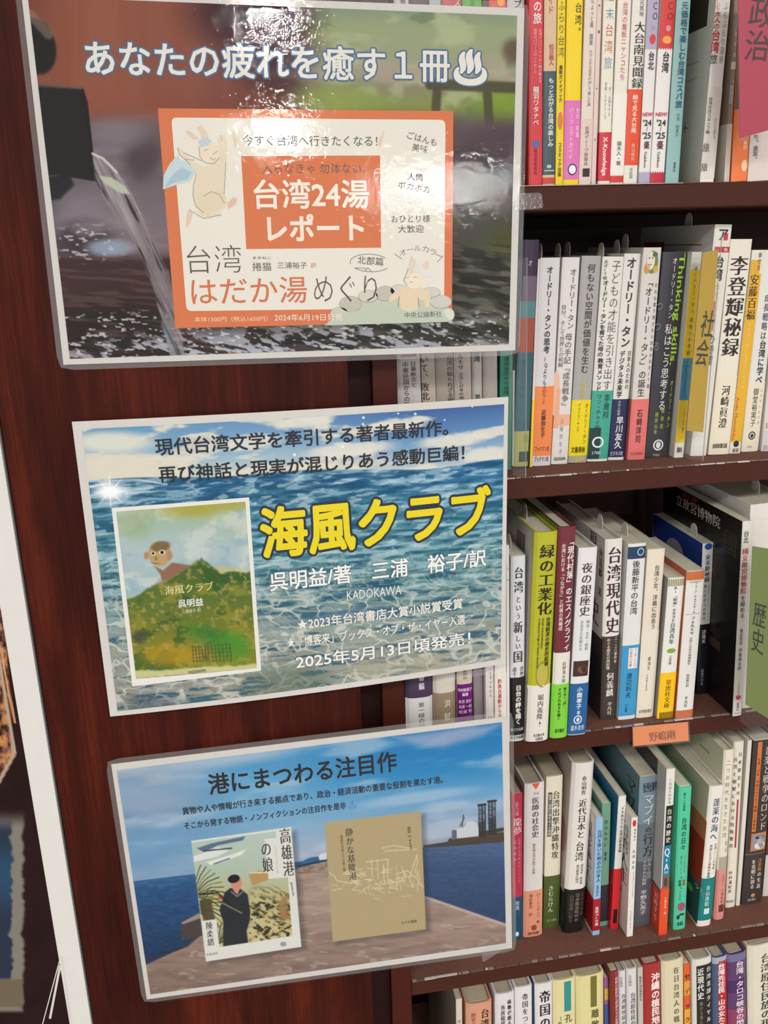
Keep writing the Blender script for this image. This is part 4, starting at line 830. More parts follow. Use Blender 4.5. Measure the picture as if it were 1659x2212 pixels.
book(1, 'cream book with blue and red title characters above a red foot band', (1288, 395), 1317, (1300, 0), 'e4dccb',
     [('週', -30, 8, .5, .72, '5c8fae', 't'), ('末', 17, 43, .52, .72, '5c8fb4', 't'), ('台', 50, 80, .52, .72, 'cc4c4c', 't'), ('湾', 86, 116, .5, .74, 'cc4c4c', 't'), ('旅', 121, 151, .5, .72, '5c8fb4', 't'), ('文・山田やすよ', 188, 251, .74, .22, '6a9ab8'), ('写真・ミヤジシンゴ', 178, 258, .38, .24, '6a9ab8'), ('X-Knowledge', 296, 380, .5, .52, 'efe8e0', 'br')],
     bands=[(286, 391, 'c8303e')], h=210, Y=Y1)
book(1, 'slim white book with salmon lettering and a dark author line over a red foot', (1318, 394), 1346, (1335, 0), 'e2dcd0',
     [('台湾の看板ニャンコたち', 3, 174, .55, .42, 'd07868'), ('猫夫人・著', 305, 358, .55, .4, '3f3a38')], bands=[(202, 378, 'e6e2d8')], blocks=[('R', 380, 394, 0, 1, 'cc3438')], h=210, Y=Y1)
book(1, 'white book with a bold black title over an orange-red band', (1347, 395), 1376, (1367, 0), 'dfdbd0',
     [('元気地', 0, 36, .66, .34, 'g'), ('大台南見聞録', 46, 192, .6, .84, 'k', 'm'), ('絵で見る大台南', 204, 288, .52, .42, 'f0d8cc', 'b'), ('魚沼鳴飛', 310, 348, .55, .3, 'e8b8a0'), ('自由国', 362, 386, .5, .26, '8a8682')], bands=[(193, 357, 'dc4c28')], h=211, Y=Y1)
book(1, 'lilac topped white slim guide book with zigzag edges and a strawberry', (1377, 395), 1403, (1397, 0), 'e0dcd8',
     [('CO', 2, 46, .62, .55, '3c3a46'), ('台北', 111, 152, .55, .55, 'k', 'b'), ('NEW!', 241, 253, .5, .9, 'cc3450', 'bh'), ("'24", 256, 274, .5, .76, 'k', 'bh'), ('〜', 274, 284, .5, .4, 'k'), ("'25", 283, 302, .5, .76, 'k', 'bh'), ('楽', 303, 324, .55, .5, '3a2c38', 'b'), ('Gakken', 328, 362, .5, .34, '3a3a40', 'mr')],
     blocks=[('Z', -60, 108, 0, 1, 'a9a3bc'), ('z', 370, 395, 0, 1, 'a9a3bc'), ('E', 55, 65, .4, .75, 'b58aa8', .4), ('E', 74, 96, .3, .85, 'cc3a40', .4), ('E', 306, 320, .3, .7, 'd07888', .4)], h=210, Y=Y1)
book(1, 'red topped white slim guide book with zigzag edges and a yellow cake', (1404, 395), 1434, (1429, 0), 'e2deda',
     [('CO', 2, 46, .6, .5, '6a1c1c'), ('台湾', 111, 158, .55, .5, 'k', 'b'), ('NEW!', 241, 253, .5, .8, 'cc3440', 'bh'), ("'24", 256, 274, .52, .66, 'k', 'bh'), ('〜', 274, 284, .5, .4, 'k'), ("'25", 283, 302, .52, .66, 'k', 'bh'), ('楽', 303, 324, .55, .44, '3a2c38', 'b'), ('Gakken', 328, 362, .5, .3, '3a3a40', 'mr')],
     blocks=[('Z', -60, 108, 0, 1, 'cc3330'), ('z', 370, 395, 0, 1, 'b8243a'), ('E', 55, 68, .4, .75, 'c8909a', .4), ('E', 78, 95, .22, .85, 'e0a04a', .4), ('E', 306, 320, .3, .7, 'd07888', .4)], h=210, Y=Y1)
book(1, 'pale teal book with navy lettering beside the zigzag guides', (1436, 393), 1466, (1461, 0), '8db5b0',
     [('元価格で楽しむ台湾コスパ旅', 3, 234, .6, .5, '2f5a7c', 'b'), ('小河 知恵子', 244, 296, .62, .26, '4a7284'), ('産業社', 350, 372, .6, .2, '2c3c50')], h=211, Y=Y1)
book(1, 'large white guide book turned to show its photo cover and red and black spine title', (1513, 391), 1542, (1548, 0), 'e2dfd8',
     [('しむ', 0, 22, .15, .34, 'd89a92'), ('大人の', 24, 64, .16, .42, 'c8433c', 'b'), ('台湾', 64, 116, .18, .56, 'c83a34', 'b'), ('旅', 117, 140, .16, .5, '3a3432'), ('ふらふらり温泉', 4, 138, .7, .36, '55504c', 't'), ('台湾在住スタッフ編', 210, 290, .2, .3, '4a4a48'), ('ちゃんと旅する', 256, 300, .7, .2, '8a8a84'), ('旅', 309, 330, .2, .5, '3c3a38', 'm'), ('旅', 352, 372, .2, .5, '3c3a38', 'm')],
     bands=[(189, 386, 'd9d4ca')], h=212, Y=Y1, dep=150, side='d5d0c6', sidep=[('R', 12, 75, .58, 1., '40382e'), ('R', 44, 75, .80, .93, '8a6a5a'), ('E', 48, 70, .70, .76, '7a3a34'), ('E', 50, 75, .60, .66, '4a5a34'), ('ルート', 60, .24, .20, 30, 'b8433c', 'bx'), ('R', 20, 74, .46, .463, 'a09890'), ('R', 20, 74, .40, .403, 'a09890')])
book(1, 'taupe travel book with pale title, grey band and whitish foot', (1552, 394), 1574, (1574, 0), '8c7a68',
     [('温泉旅', 62, 130, .55, .6, 'd4ccc0'), ('松日義人', 170, 220, .6, .34, 'd0ccc4', 'b'), ('出版社', 372, 392, .6, .24, 'a8a29a')], bands=[(268, 393, 'c8bdb0')], blocks=[('R', 134, 150, .0, 1, 'cfc2b6', .3), ('R', 185, 225, 0, .8, '8fa0a0', .29)], h=208, Y=Y1)
book(1, 'orange book with a dark photo upper half, left of the magenta index board', (1576, 393), 1614, (1596, 0), 'e8793e', [('東京', 305, 325, .72, .28, 'efd8c4', 'b')],
     blocks=[('R', -100, 236, 0, 1, '6e5c4c'), ('R', 60, 130, .1, .7, '4a4038', .35), ('E', 346, 372, .55, .95, 'f2c49c', .35)], h=206, Y=Y1)
book(1, 'white book with small grey lettering behind the magenta index board', (1616, 392), 1690, (1640, 0), 'd8cbc4',
     [('ち、金至、', 290, 350, .16, .2, '3a3636')], h=208, Y=Y1)
# ---- second shelf, part seen between the first two posters
Y2 = 40
book(2, 'white book with red bar and two black title columns, left of the large-brush-titled cream book', (866, 1012), 916, (848, 600), 'cfc9c4', [('日華断交と', 782, 838, .7, .26, 'k'), ('中華民国からの転換', 782, 892, .38, .26, 'k')], blocks=[('R', 766, 772, .2, .85, 'a04440')], h=188, Y=30, slip=2)
book(2, 'cream book with large brush-like black title, second in the gap between the posters', (917, 1012), 947, (901, 600), 'bdb2a6', [('いて、敗北は', 765, 885, .22, .62, '332e2c', 'm')], h=188, Y=30)
book(2, 'grey-beige book with black title at its right side, between the two upper posters', (948, 1011), 985, (934, 600), 'a89d92', [('台湾の知られざる閨', 768, 872, .8, .34, '3c3836', 'm')], h=190, Y=30)
book(2, 'pale beige book with small black title, fourth in the gap between the posters', (986, 1011), 1022, (975, 600), 'b3a89e', [('ルモサ', 764, 800, .4, .4, '3c3836', 'm'), ('台湾と日本の地理', 804, 872, .4, .28, '4c4844', 'm')], h=190, Y=30)
book(2, 'narrow light grey book with a rounded spine, fifth in the gap between the posters', (1023, 1011), 1045, (1016, 600), 'b7afa8', [('台湾', 750, 783, .5, .6, '3a3634', 'b'), ('加', 850, 866, .5, .5, '3a3634', 'b')], h=188, Y=30, b=2)
book(2, 'plain grey book without lettering, sixth in the gap between the posters', (1046, 1011), 1077, (1040, 600), 'a79e96', h=188, Y=30, b=1.5)
book(2, 'green book with dark lettering left of the clear index sleeve', (1079, 1010), 1105, (1082, 600), '2f8068', [('週末台北のち台湾一周、ときどき', 770, 925, .5, .46, '16382e', 'b')], h=186, Y=30)
book(2, 'tall dark purple book with teal, rust and yellow-green zones behind the clear sleeve', (1108, 1010), 1141, (1130, 519), '33203e',
     [('オ', 556, 582, .5, .3, 'c8c0cc'), ('週末台北のち台湾一周', 778, 860, .36, .28, '2a4448'), ('と', 905, 930, .7, .3, '3a4a38'), ('生子・', 940, 968, .74, .3, '4a5448')],
     blocks=[('R', 597, 652, .1, .95, '6b5a6e'), ('R', 652, 687, 0, .96, '4f8086'), ('R', 687, 762, 0, .96, '9c4a36'), ('R', 762, 932, 0, .96, '2f5c64'), ('R', 932, 1008, 0, .96, 'a3a455'), ('R', 976, 998, .35, .95, '2c4a44', .4)], Y=30, slip=2)
book(2, 'narrow white book with yellow foot and tiny red marks beside the purple one', (1142, 1009), 1148, (1159, 560), 'd9d3cc', [('・・・', 740, 850, .5, .6, 'r')], blocks=[('R', 863, 1009, 0, 1, 'e6cc10')], Y=34)
book(2, 'light grey book with a black title over an orange band and white foot', (1149, 1008), 1189, (1168, 558), 'd3d0d2',
     [('オードリー・タンの思考', 575, 764, .5, .34, 'k', 'b'), ('IQよりも', 770, 834, .48, .22, 'k'), ('大切なこと', 834, 874, .48, .2, '4a2c18'), ('近藤弥生子', 885, 946, .5, .26, '3a2418', 'b'), ('ブックマン社', 964, 976, .5, .76, '7a4a28', 'bh'), ('ブックマン社', 986, 998, .5, .76, '55504e', 'bh')],
     bands=[(835, 985, 'e8864a')], slip=1)
book(2, 'white book with thin grey title and a peach hand-shaped patch low on the spine', (1191, 1004), 1226, (1216, 557), 'd8d3cf',
     [('オードリー・タン', 580, 712, .66, .42, '5a5654', ''), ('母の手記『成長戦争』', 720, 886, .60, .44, '5a5654', ''), ('自分、そして世界との和解', 658, 794, .22, .30, '6e6a68', ''), ('近藤弥生子', 902, 984, .5, .24, 'g', 't'), ('KADOKAWA', 986, 996, .5, .7, '55504e', 'bh')],
     blocks=[('R', 840, 925, .0, .3, 'e0a888'), ('E', 800, 900, -.2, .25, 'e3b49a'), ('R', 896, 920, .2, 1, 'e0ac8e')], slip=2, dep=132)
book(2, 'grey book with dark title and yellow band, right of the peach-patched book', (1228, 1001), 1267, (1258, 554), 'a4a29f',
     [('何もない空間が価値を生む', 570, 808, .52, .42, 'k'), ('AI時代の哲学', 812, 864, .5, .26, 'cfc22c', 'b'), ('オードリー・タン', 872, 960, .78, .2, '4c4410'), ('アイリス・チュウ', 872, 935, .38, .16, '4c4410'), ('文藝春秋', 965, 979, .48, .76, '3a3410', 'bh'), ('文藝春秋', 986, 999, .5, .72, 'c8bc70', 'bh')], bands=[(865, 985, 'e4cd10')], slip=3)
book(2, 'white book with tall thin black title and teal band with a white ring emblem', (1269, 999), 1312, (1303, 556), 'dad7d0',
     [('子どもの才能を引き出す', 562, 846, .66, .46, 'k', 't'), ('天才IT相', 563, 606, .16, .18, 'k'), ('オードリー・タンを育てた母の', 606, 772, .22, .28, 'k', 'b'), ('教育メソッド', 774, 846, .26, .28, 'k', 'b'), ('李雅卿', 852, 906, .72, .3, '1e3a34'), ('ワン・チャイ訳', 852, 930, .34, .26, '1e3a34'), ('1700', 974, 983, .4, .4, 'w', 'h')],
     bands=[(845, 992, '3f9f8a')], blocks=[('R', 925, 992, -.0, .55, '22383c', .4), ('O', 944, 968, .15, .72, 'e8ece8', .5)], slip=1)
book(2, 'white book with bold black title and navy band', (1314, 989), 1348, (1349, 549), 'd9d5ce',
     [('オードリー・タン', 556, 752, .46, .62, 'k', 'b'), ('日本人のための', 758, 842, .78, .26, 'k'), ('デジタル未来学', 758, 860, .34, .34, '22222c', 'b'), ('日本人秘書', 866, 898, .4, .2, 'b8bccc'), ('早川友久', 900, 970, .52, .48, 'w', 'b'), ('ビジネス社', 975, 985, .5, .8, 'c8ccd8', 'bh')], bands=[(863, 988, '23284e')], slip=2, dep=128)
book(2, 'greyish white book with a portrait at the top, black title and salmon foot band', (1351, 995), 1392, (1386, 536), 'cfcac4',
     [('「オードリー・タン」の誕生', 600, 858, .46, .44, 'k'), ('だれも取り残さない台湾の天才IT相', 610, 842, .86, .18, '55504e'), ('石崎洋司', 884, 958, .5, .34, '3c2a2a', 'b'), ('KODANSHA', 975, 985, .5, .7, 'a04a4a', 'h')],
     bands=[(863, 993, 'd9706c')], blocks=[('E', 542, 592, .2, .85, '6f8048', .3), ('E', 544, 584, .2, .66, 'd8d0c4', .33), ('E', 570, 592, .1, .4, 'c88a3c', .34), ('E', 556, 560, .3, .38, '5a4a44', .36), ('E', 556, 560, .48, .56, '5a4a44', .36), ('R', 571, 573, .34, .5, 'a0584c', .36), ('E', 545, 556, .5, .8, '4a6a38', .36), ('E', 575, 590, .6, .9, 'c8a850', .36)], slip=3)
book(2, 'wide charcoal book with white and lime green lettering', (1394, 989), 1444, (1433, 546), '35343a',
     [('オードリー・タン', 556, 690, .50, .2, 'w'), ('私はこう思考する', 700, 888, .50, .34, 'w'), ('Thinking skills.', 548, 790, .80, .34, '9fc83c', 'br'), ('つつる', 640, 770, .05, .3, '8a9a8a', 't'), ('オードリー・タン', 822, 925, .84, .17, 'b4c84c'), ('藤原由希', 890, 940, .32, .15, '9fb04c'), ('楊倩蓉', 880, 930, .56, .15, '9fb04c'), ('7707', 980, 987, .45, .3, 'c8c8c4', 'h')],
     blocks=[('O', 950, 974, .28, .72, 'd8d8d4', .35), ('E', 955, 969, .4, .6, 'd8d8d4', .35)])
book(2, 'yellow book with white top, blue block and white foot, right of the charcoal one', (1447, 990), 1476, (1486, 545), 'dcdad0',
     [('オードリー・タン', 574, 678, .5, .32, '4a4210'), ('自由への手紙', 684, 770, .5, .36, '3c3610'), ('A Letter to Freedom', 780, 846, .48, .26, '1c4a60', 'mr'), ('オードリー・タン（語り）', 880, 940, .66, .2, '4a4210'), ('講談社', 966, 978, .5, .56, '3c3a38', 'bh')],
     blocks=[('R', 583, 774, 0, 1, 'e3c012'), ('R', 774, 865, 0, 1, '3484a4'), ('R', 865, 957, 0, 1, 'e3c012')], slip=0)
book(2, 'tall white book with red labels rising behind the yellow index board', (1492, 985), 1526, (1546, 486), 'ddd9d0',
     [('ア', 492, 522, .5, .62, 'k', 'b'), ('台湾', 552, 608, .48, .5, 'k', 'b'), ('の民主主義', 612, 700, .48, .34, 'b8aca0'), ('の時間', 722, 790, .48, .44, '3a3634', 'b'), ('臨', 536, 544, .75, .3, 'w')],
     blocks=[('R', 534, 546, .1, 1, 'b0303a', .3), ('R', 652, 716, .1, .5, 'c02c34', .3), ('R', 505, 520, .55, .8, 'c8333c', .3)], Y=30, dep=150, side='d2cdc4', sidep=[('R', 95, 140, .86, .93, 'a0383c'), ('R', 20, 95, .915, .92, '6a625c')], slip=4)
book(2, 'cream-white book with big bold black four-character title', (1528, 987), 1574, (1577, 518), 'e2dbcc',
     [('李登輝秘録', 552, 772, .5, .86, '26201e', 'mb'), ('河崎眞澄', 832, 926, .5, .42, '3a3430', 'mb'), ('産経新聞出版', 958, 969, .5, .72, '3a3634', 'bh')], bands=[(813, 985, 'e3d9c4')], kind='soft', slip=1, dep=132)
book(2, 'slim white and mustard yellow book with dark brown title', (1576, 981), 1599, (1626, 541), 'dfd9ca',
     [('幸せを', 545, 585, .7, .36, '55504c'), ('安藤百福', 592, 692, .45, .8, '3c2a14', 'mb'), ('世界中に幸せを届けた発明家', 696, 842, .45, .26, 'e8cc80'), ('Ando Momofuku', 858, 950, .2, .34, 'b8482c', 'mr'), ('産経', 968, 978, .5, .6, '3a3634', 'h')],
     blocks=[('R', 562, 592, .0, .8, 'd8a42c'), ('R', 592, 955, 0, 1, 'dba82a'), ('E', 952, 966, .25, .75, '2e2a28', .35)], dep=128)
book(2, 'white book with cream band and round emblem, just right of the mustard yellow title book', (1602, 977), 1637, (1648, 541), 'd9d7d0',
     [('成長戦略は', 634, 735, .55, .34, '3a3c44'), ('台湾に学べ', 735, 830, .58, .4, '2e3440', 'b'), ('御堂裕実子', 838, 922, .48, .34, '3c3a38'), ('コクウンオウ式', 838, 920, .8, .14, '8a8680'), ('7700', 962, 968, .42, .3, '8a8680', 'h')],
     bands=[(826, 975, 'e0d6c2')], blocks=[('O', 932, 950, .3, .72, '3a3a38', .5), ('E', 937, 946, .42, .6, '3a3a38', .5)])
book(2, 'white book with a red top block at the right edge of the second shelf', (1639, 976), 1690, (1684, 540), 'd3cdc6', [('日', 912, 925, .16, .2, 'c05a4c'), ('白', 960, 972, .16, .2, 'c05a4c')], blocks=[('R', 540, 625, .0, 1, 'b03430'), ('R', 930, 976, 0, 1, 'c8c8ca')])
# ---- third shelf, part seen between the second and third posters
book(3, 'dark purple book with white foot and rounded spine, leftmost under the middle poster', (876, 1600), 934, (866, 1470), '44364e', [('淑香編', 1436, 1493, .58, .22, 'd0c8d4', 'b'), ('第一線のジャーナリスト', 1518, 1640, .56, .24, '3a3640')],
     blocks=[('R', 1508, 1640, 0, 1, 'cfccca')], h=195, Y=-3, b=4, kind='hard', lean=0.0)
book(3, 'white topped khaki book with white lettering and rounded spine, second under the middle poster', (934, 1637), 986, (932, 1470), 'cdc6ba', [('洪郁如', 1506, 1590, .6, .3, 'e0d8c8')], blocks=[('R', 1497, 1640, 0, 1, '8f7d66')], h=195, Y=-3, b=4, kind='hard', lean=0.0)
book(3, 'violet book with cream top and white names, third under the middle poster', (988, 1630), 1022, (986, 1470), 'c6bba8', [('家族の', 1444, 1468, .5, .4, '4c443c'), ('寺村絵里子', 1486, 1494, .5, .9, 'dcc8dc', 'bh'), ('編著', 1496, 1504, .5, .4, 'dcc8dc', 'bh'), ('萩原 里紗', 1511, 1519, .5, .84, 'dcc8dc', 'h'), ('佐藤 一磨', 1522, 1530, .5, .84, 'dcc8dc', 'h'), ('松浦 司', 1533, 1541, .5, .84, 'dcc8dc', 'h')], blocks=[('R', 1478, 1630, 0, 1, '64146a')], h=190, Y=-2, b=2)
book(3, 'grey book with no lettering, fourth under the middle poster', (1025, 1625), 1046, (1021, 1470), '8c8288', h=186, Y=5)
book(3, 'white book with small pinkish title, fifth under the middle poster', (1047, 1622), 1068, (1045, 1470), 'd6cdcb', [('った子どもたち', 1440, 1508, .6, .36, '9a6a70'), ('彩流社', 1546, 1556, .5, .6, '5a5452', 'h')], h=188, Y=-2)
book(3, 'white book with bold red lettering, last under the middle poster', (1069, 1616), 1094, (1068, 1470), 'dcd6d0', [('釣魚台運動から学ぶ', 1466, 1562, .4, .36, 'b8383c', 'b')], bands=[(1454, 1616, 'ddd8d2')], h=188, Y=-4)
# ---- third shelf, right of the second poster
book(3, 'narrow white book with blurred black marks squeezed beside the middle poster', (1095, 1604), 1101, (1093, 1178), 'd8d6d2', [('しい・', 1215, 1290, .5, .8, 'k')], Y=-3, dep=126)
book(3, 'white book with black brush title over a black band', (1102, 1603), 1132, (1104, 1203), 'cfcfd2',
     [('台湾', 1222, 1283, .52, .66, 'k', 'mb'), ('という', 1286, 1340, .5, .38, 'k', 'm'), ('新', 1340, 1370, .5, .68, 'k', 'mb'), ('しい', 1371, 1404, .5, .38, 'k', 'm'), ('国', 1403, 1434, .5, .7, 'k', 'mb'), ('許世楷', 1440, 1472, .78, .28, 'k', 'm'), ('盧千恵', 1440, 1472, .28, .28, 'k', 'm'), ('日台の絆を描く', 1480, 1565, .55, .42, 'w', 'B'), ('まどか出版', 1572, 1579, .5, .9, 'c8c8c8', 'bh'), ('まどか出版', 1589, 1596, .5, .9, '3a3a3a', 'bh')],
     bands=[(1464, 1588, '1d1a1b')], slip=1, side='bcb8b4', b=2)
book(3, 'thick lime yellow hardcover with rounded spine and white lower band', (1134, 1605), 1184, (1153, 1152), 'aeae28',
     [('緑の工業化', 1176, 1330, .56, .66, '1d1d16', 'mb'), ('台湾経済の歴史的起源', 1334, 1440, .74, .2, '2c2c14', 'b'), ('Green Industrialization:', 1336, 1402, .52, .12, '3c3c14', 'br'), ('A Historical Origin of Taiwan\'s Economy', 1336, 1444, .36, .12, '3c3c14', 'br'), ('堀内義隆', 1500, 1555, .56, .28, '3a3634', 'm'), ('[著]', 1556, 1570, .58, .2, '3a3634', ''), ('名古屋大学', 1585, 1592, .56, .5, '4a4644', 'bh'), ('出版会', 1593, 1600, .58, .34, '4a4644', 'bh')],
     bands=[(1481, 1606, 'ddd8cf')], blocks=[('E', 1430, 1486, .3, .9, '8f8c30'), ('E', 1434, 1482, .34, .84, 'b4a94c', .32)], kind='hard', dep=152, b=3.2, side='cdc9c4', sidep=[('B', 26, 50, .86, .95, '4a4846'), ('R', .5, 140, 0, .27, 'd8d4cc')], slip=3)
book(3, 'maroon hardcover with white title, cream middle and bright green lower band', (1186, 1598), 1225, (1204, 1140), '6c2a36',
     [('「現代村落」のエスノグラフィ', 1162, 1406, .72, .40, 'w', 'b'), ('台湾における「つながり」と村落の再構成', 1174, 1362, .30, .24, 'e0c8c4', 'b'), ('前野清太朗', 1430, 1476, .62, .22, '3a3634', ''), ('移りゆく「村」、', 1486, 1536, .74, .2, '26401a', 'b'), ('そのざわめきを聴く', 1486, 1556, .42, .2, '26401a', 'b'), ('晃洋書房', 1574, 1583, .5, .56, '26401a', 'bh')],
     bands=[(1477, 1594, '78c83c')], blocks=[('R', 1410, 1478, 0, 1, 'd9d5c8')], kind='hard', dep=152, b=2.6, side='4f8a2a', slip=0)
book(3, 'white hardcover with thin black title, small photo square and blue band', (1227, 1590), 1265, (1251, 1185), 'd9d8d8',
     [('夜の銀座史', 1215, 1332, .5, .6, 'k', 'm'), ('明治・大正・昭和', 1340, 1406, .72, .2, '6f8a8c'), ('を生きた女給たち', 1340, 1406, .4, .2, '6f8a8c'), ('小関孝子', 1484, 1532, .5, .32, 'e0e4ea', 'b'), ('著', 1535, 1544, .5, .2, 'e0e4ea'), ('瀧多書舎', 1566, 1578, .5, .76, 'dce0e6', 'mh')],
     bands=[(1477, 1586, '1e5c94')], blocks=[('R', 1428, 1461, .08, .9, '3b2824'), ('E', 1438, 1455, .3, .88, '7a4434', .34), ('O', 1545, 1564, .25, .72, 'cdd6e0', .5), ('E', 1550, 1559, .4, .58, 'cdd6e0', .5)], kind='hard', dep=130, b=1.6, side='c4c2c2', slip=0)
book(3, 'thick white hardcover with large dark maroon title and dark brown floral band', (1297, 1557), 1332, (1309, 1166), 'dbd7d0',
     [('台湾現代史', 1180, 1370, .54, .84, '3c2026', 'mb'), ('二・二八事件を', 1376, 1434, .78, .2, 'c8c0b4', 'b'), ('めぐる歴史の再記憶', 1378, 1446, .34, .22, 'c8c0b4', 'b'), ('何義麟', 1452, 1505, .5, .44, 'e0dcd2', 'mb'), ('平凡社', 1516, 1544, .52, .3, 'd8d4c8', 'm')],
     bands=[(1375, 1556, '40352f')], kind='hard', dep=138, b=2.2, side='c4beb8', sidep=[('何義麟 著', 10, .94, .68, 8, '3a2c34', 'mb'), ('史', 22, .66, .50, 22, '4a2430', 'mb'), ('R', .6, 132, .005, .46, '352c28'), ('現代', 30, 1., .80, 18, '4a2430', 'mb')], slip=2)
book(3, 'white book with navy cap, black title and blue band with a small white label', (1336, 1556), 1372, (1358, 1176), 'd9d8d6',
     [('後藤新平の台湾', 1210, 1328, .5, .44, 'k', ''), ('リーダーシップ', 1401, 1442, .76, .2, 'b03a48', 'b'), ('のあるべき姿', 1401, 1440, .5, .2, 'b03a48', 'b'), ('渡辺利夫', 1453, 1508, .48, .34, '1c2c44', ''), ('中公選書', 1520, 1538, .4, .3, '24406a', '')],
     bands=[(1394, 1546, '3b93c4')], blocks=[('R', 1181, 1207, 0, 1, '1f3c5c'), ('O', 1184, 1201, .5, .9, 'a9c0d0', .4), ('R', 1400, 1444, .36, .9, 'e0dcdc', .46)], slip=1, side='d0ccc8', dep=126)
book(3, 'cream book with wide spaced black title and plain lower band', (1375, 1552), 1410, (1400, 1188), 'ddd2c0',
     [('台湾少女、洋裁に出会う', 1220, 1360, .6, .3, '3c3834', ''), ('鄭鴻生', 1418, 1448, .52, .2, '6a645c', ''), ('天野健太郎訳', 1456, 1492, .46, .12, '8a8478', ''), ('紀伊國屋書店', 1532, 1540, .5, .76, '55504a', 'h')], bands=[(1363, 1550, 'dfd5c4')], side='d4cab8', slip=0)
book(3, 'short white pocket book with olive striped ends, green bird and yellow band', (1420, 1554), 1453, (1445, 1250), 'dddcd6',
     [('あゝ', 1266, 1282, .46, .2, '3c3a38', 'm'), ('「昭和」を生きた', 1284, 1344, .5, .32, '2c2a2a', 'm'), ('台湾青年', 1344, 1392, .48, .34, '2c2a2a', 'm'), ('王育徳', 1416, 1436, .5, .2, '4a4846', 'm'), ('草思社文庫', 1468, 1530, .52, .38, '4a3a08', 'm')],
     bands=[(1453, 1552, 'eebc1c')], blocks=[('S', 1251, 1266, 0, 1, '8a8a4a'), ('E', 1401, 1411, .25, .8, '7aa03c'), ('S', 1538, 1552, .1, 1, '4a3a10', .5)], dep=106, side='8c8880')
book(3, 'white pocket-size book with orange-brown patterned top and foot', (1459, 1553), 1496, (1484, 1235), 'dcd9d4',
     [('ジョージ・サルマナザール', 1258, 1325, .55, .24, '3a3836', 'm'), ('フォルモサ', 1331, 1372, .52, .32, '3a3836', 'm'), ('台湾と日本の地理歴史', 1376, 1436, .5, .18, '5a5652', 'm'), ('原田範行訳', 1456, 1484, .5, .2, '4a4846', 'm'), ('平凡社', 1504, 1528, .5, .2, '3a3836', 'm')],
     blocks=[('R', 1234, 1253, 0, 1, 'c06a3a'), ('R', 1534, 1553, 0, 1, 'b86844'), ('E', 1256, 1258, .1, .9, '8a8a86', .3), ('R', 1326, 1327, .1, .9, '9a9690')], dep=108, side='b8592e', sidep=[], pages=PAGES)
book(3, 'slim white-spined book with royal blue cover and black lower band, set back on the shelf', (1506, 1500), 1527, (1519, 1175), 'd8d8d6',
     [('宋美齢秘録', 1198, 1258, .5, .5, '3c3a40', 'mb'), ('「ドラゴン・レディー」', 1262, 1312, .7, .28, '6a6866'), ('蒋介石夫人の栄光', 1262, 1340, .36, .28, '5a5856'), ('譚璐美', 1360, 1390, .4, .4, 'd8d8d6', 'm'), ('国書刊行会', 1445, 1480, .4, .3, '9aa0b4')],
     bands=[(1349, 1499, '17161c')], blocks=[('E', 1166, 1188, .15, .9, '2c52a4')], side='263f90', sidep=[('R', .6, 125, .0, .45, '17161c'), ('E', 38, 80, .72, .92, '9a96a0')], Y=44, dep=112, slip=1)
book(3, 'tall black-covered book with white spine and red and black museum title', (1582, 1548), 1601, (1604, 1127), 'dad6ce',
     [('台北', 1146, 1174, .42, .62, 'k', ''), ('國立故宮博物院', 1184, 1284, .42, .68, 'b8303a', 'mb'), ('を極める', 1286, 1336, .44, .6, 'k', ''), ('板倉聖哲', 1358, 1394, .48, .4, '3c3a38', 'm'), ('伊藤郁太郎', 1400, 1448, .46, .4, '3c3a38', 'm'), ('とんぼの本', 1474, 1500, .5, .24, 'b8404a', ''), ('新潮社', 1518, 1536, .5, .3, '3c3a38', 'm')],
     blocks=[('E', 1502, 1512, .2, .85, 'c04a54'), ('R', 1541, 1542, .1, .9, '7a7672')], dep=165, side='17110f',
     sidep=[('立故宮博物院', 132, .965, .90, 92, 'c8c4bc', 'mx'), ('台北', 118, .995, .955, 34, 'a83a2a', 'mx'), ('R', 40, 120, .35, .42, '3a2c22'), ('R', 30, 100, .28, .33, '4a3a2c'), ('E', 45, 75, .45, .55, '33261c'), ('E', 25, 50, .6, .74, '2c2018'), ('E', 80, 120, .36, .46, '5a4a3a'), ('國', 20, .93, .80, 26, '3c3424', 'm'), ('R', 110, 140, .30, .55, '2a201a'), ('磁', 45, .62, .52, 20, '3a3024', 'm')])
book(3, 'wide white book with cream pages behind the green index board, right edge of third shelf', (1603, 1546), 1690, (1622, 1108), 'd8d4cc', h=225, Y=5, dep=160, kind='hard', slip=2)
# ---- fourth shelf
book(4, 'white book foot with black printing showing below the bottom poster', (997, 2095), 1046, (995, 1800), 'ddd6c4', [('伝記', 2058, 2067, .55, .34, '3a3836', 'bh'), ('社会', 2068, 2077, .55, .34, '3a3836', 'bh')], h=200, Y=24, b=3, lean=0.0)
book(4, 'crimson book with brush title and dark teal foot, beside the bottom poster', (1108, 2031), 1129, (1106, 1716), 'b8304c',
     [('星乃湯', 1732, 1762, .45, .4, 'dcb4bc', 'm'), ('龍夢', 1766, 1804, .5, .84, 'e8ccd0', 'mb'), ('台湾から日本からつくった', 1810, 1908, .66, .3, 'd898a8', 'm'), ('湯浅政明', 1812, 1862, .25, .3, 'd898a8', 'm'), ('明満', 1946, 1966, .45, .42, 'c8d0d8')],
     bands=[(1938, 2030, '1e4d66')], blocks=[('E', 2012, 2022, .25, .6, 'dce4e8', .5)], dep=148, slip=0, pages=PAGED)
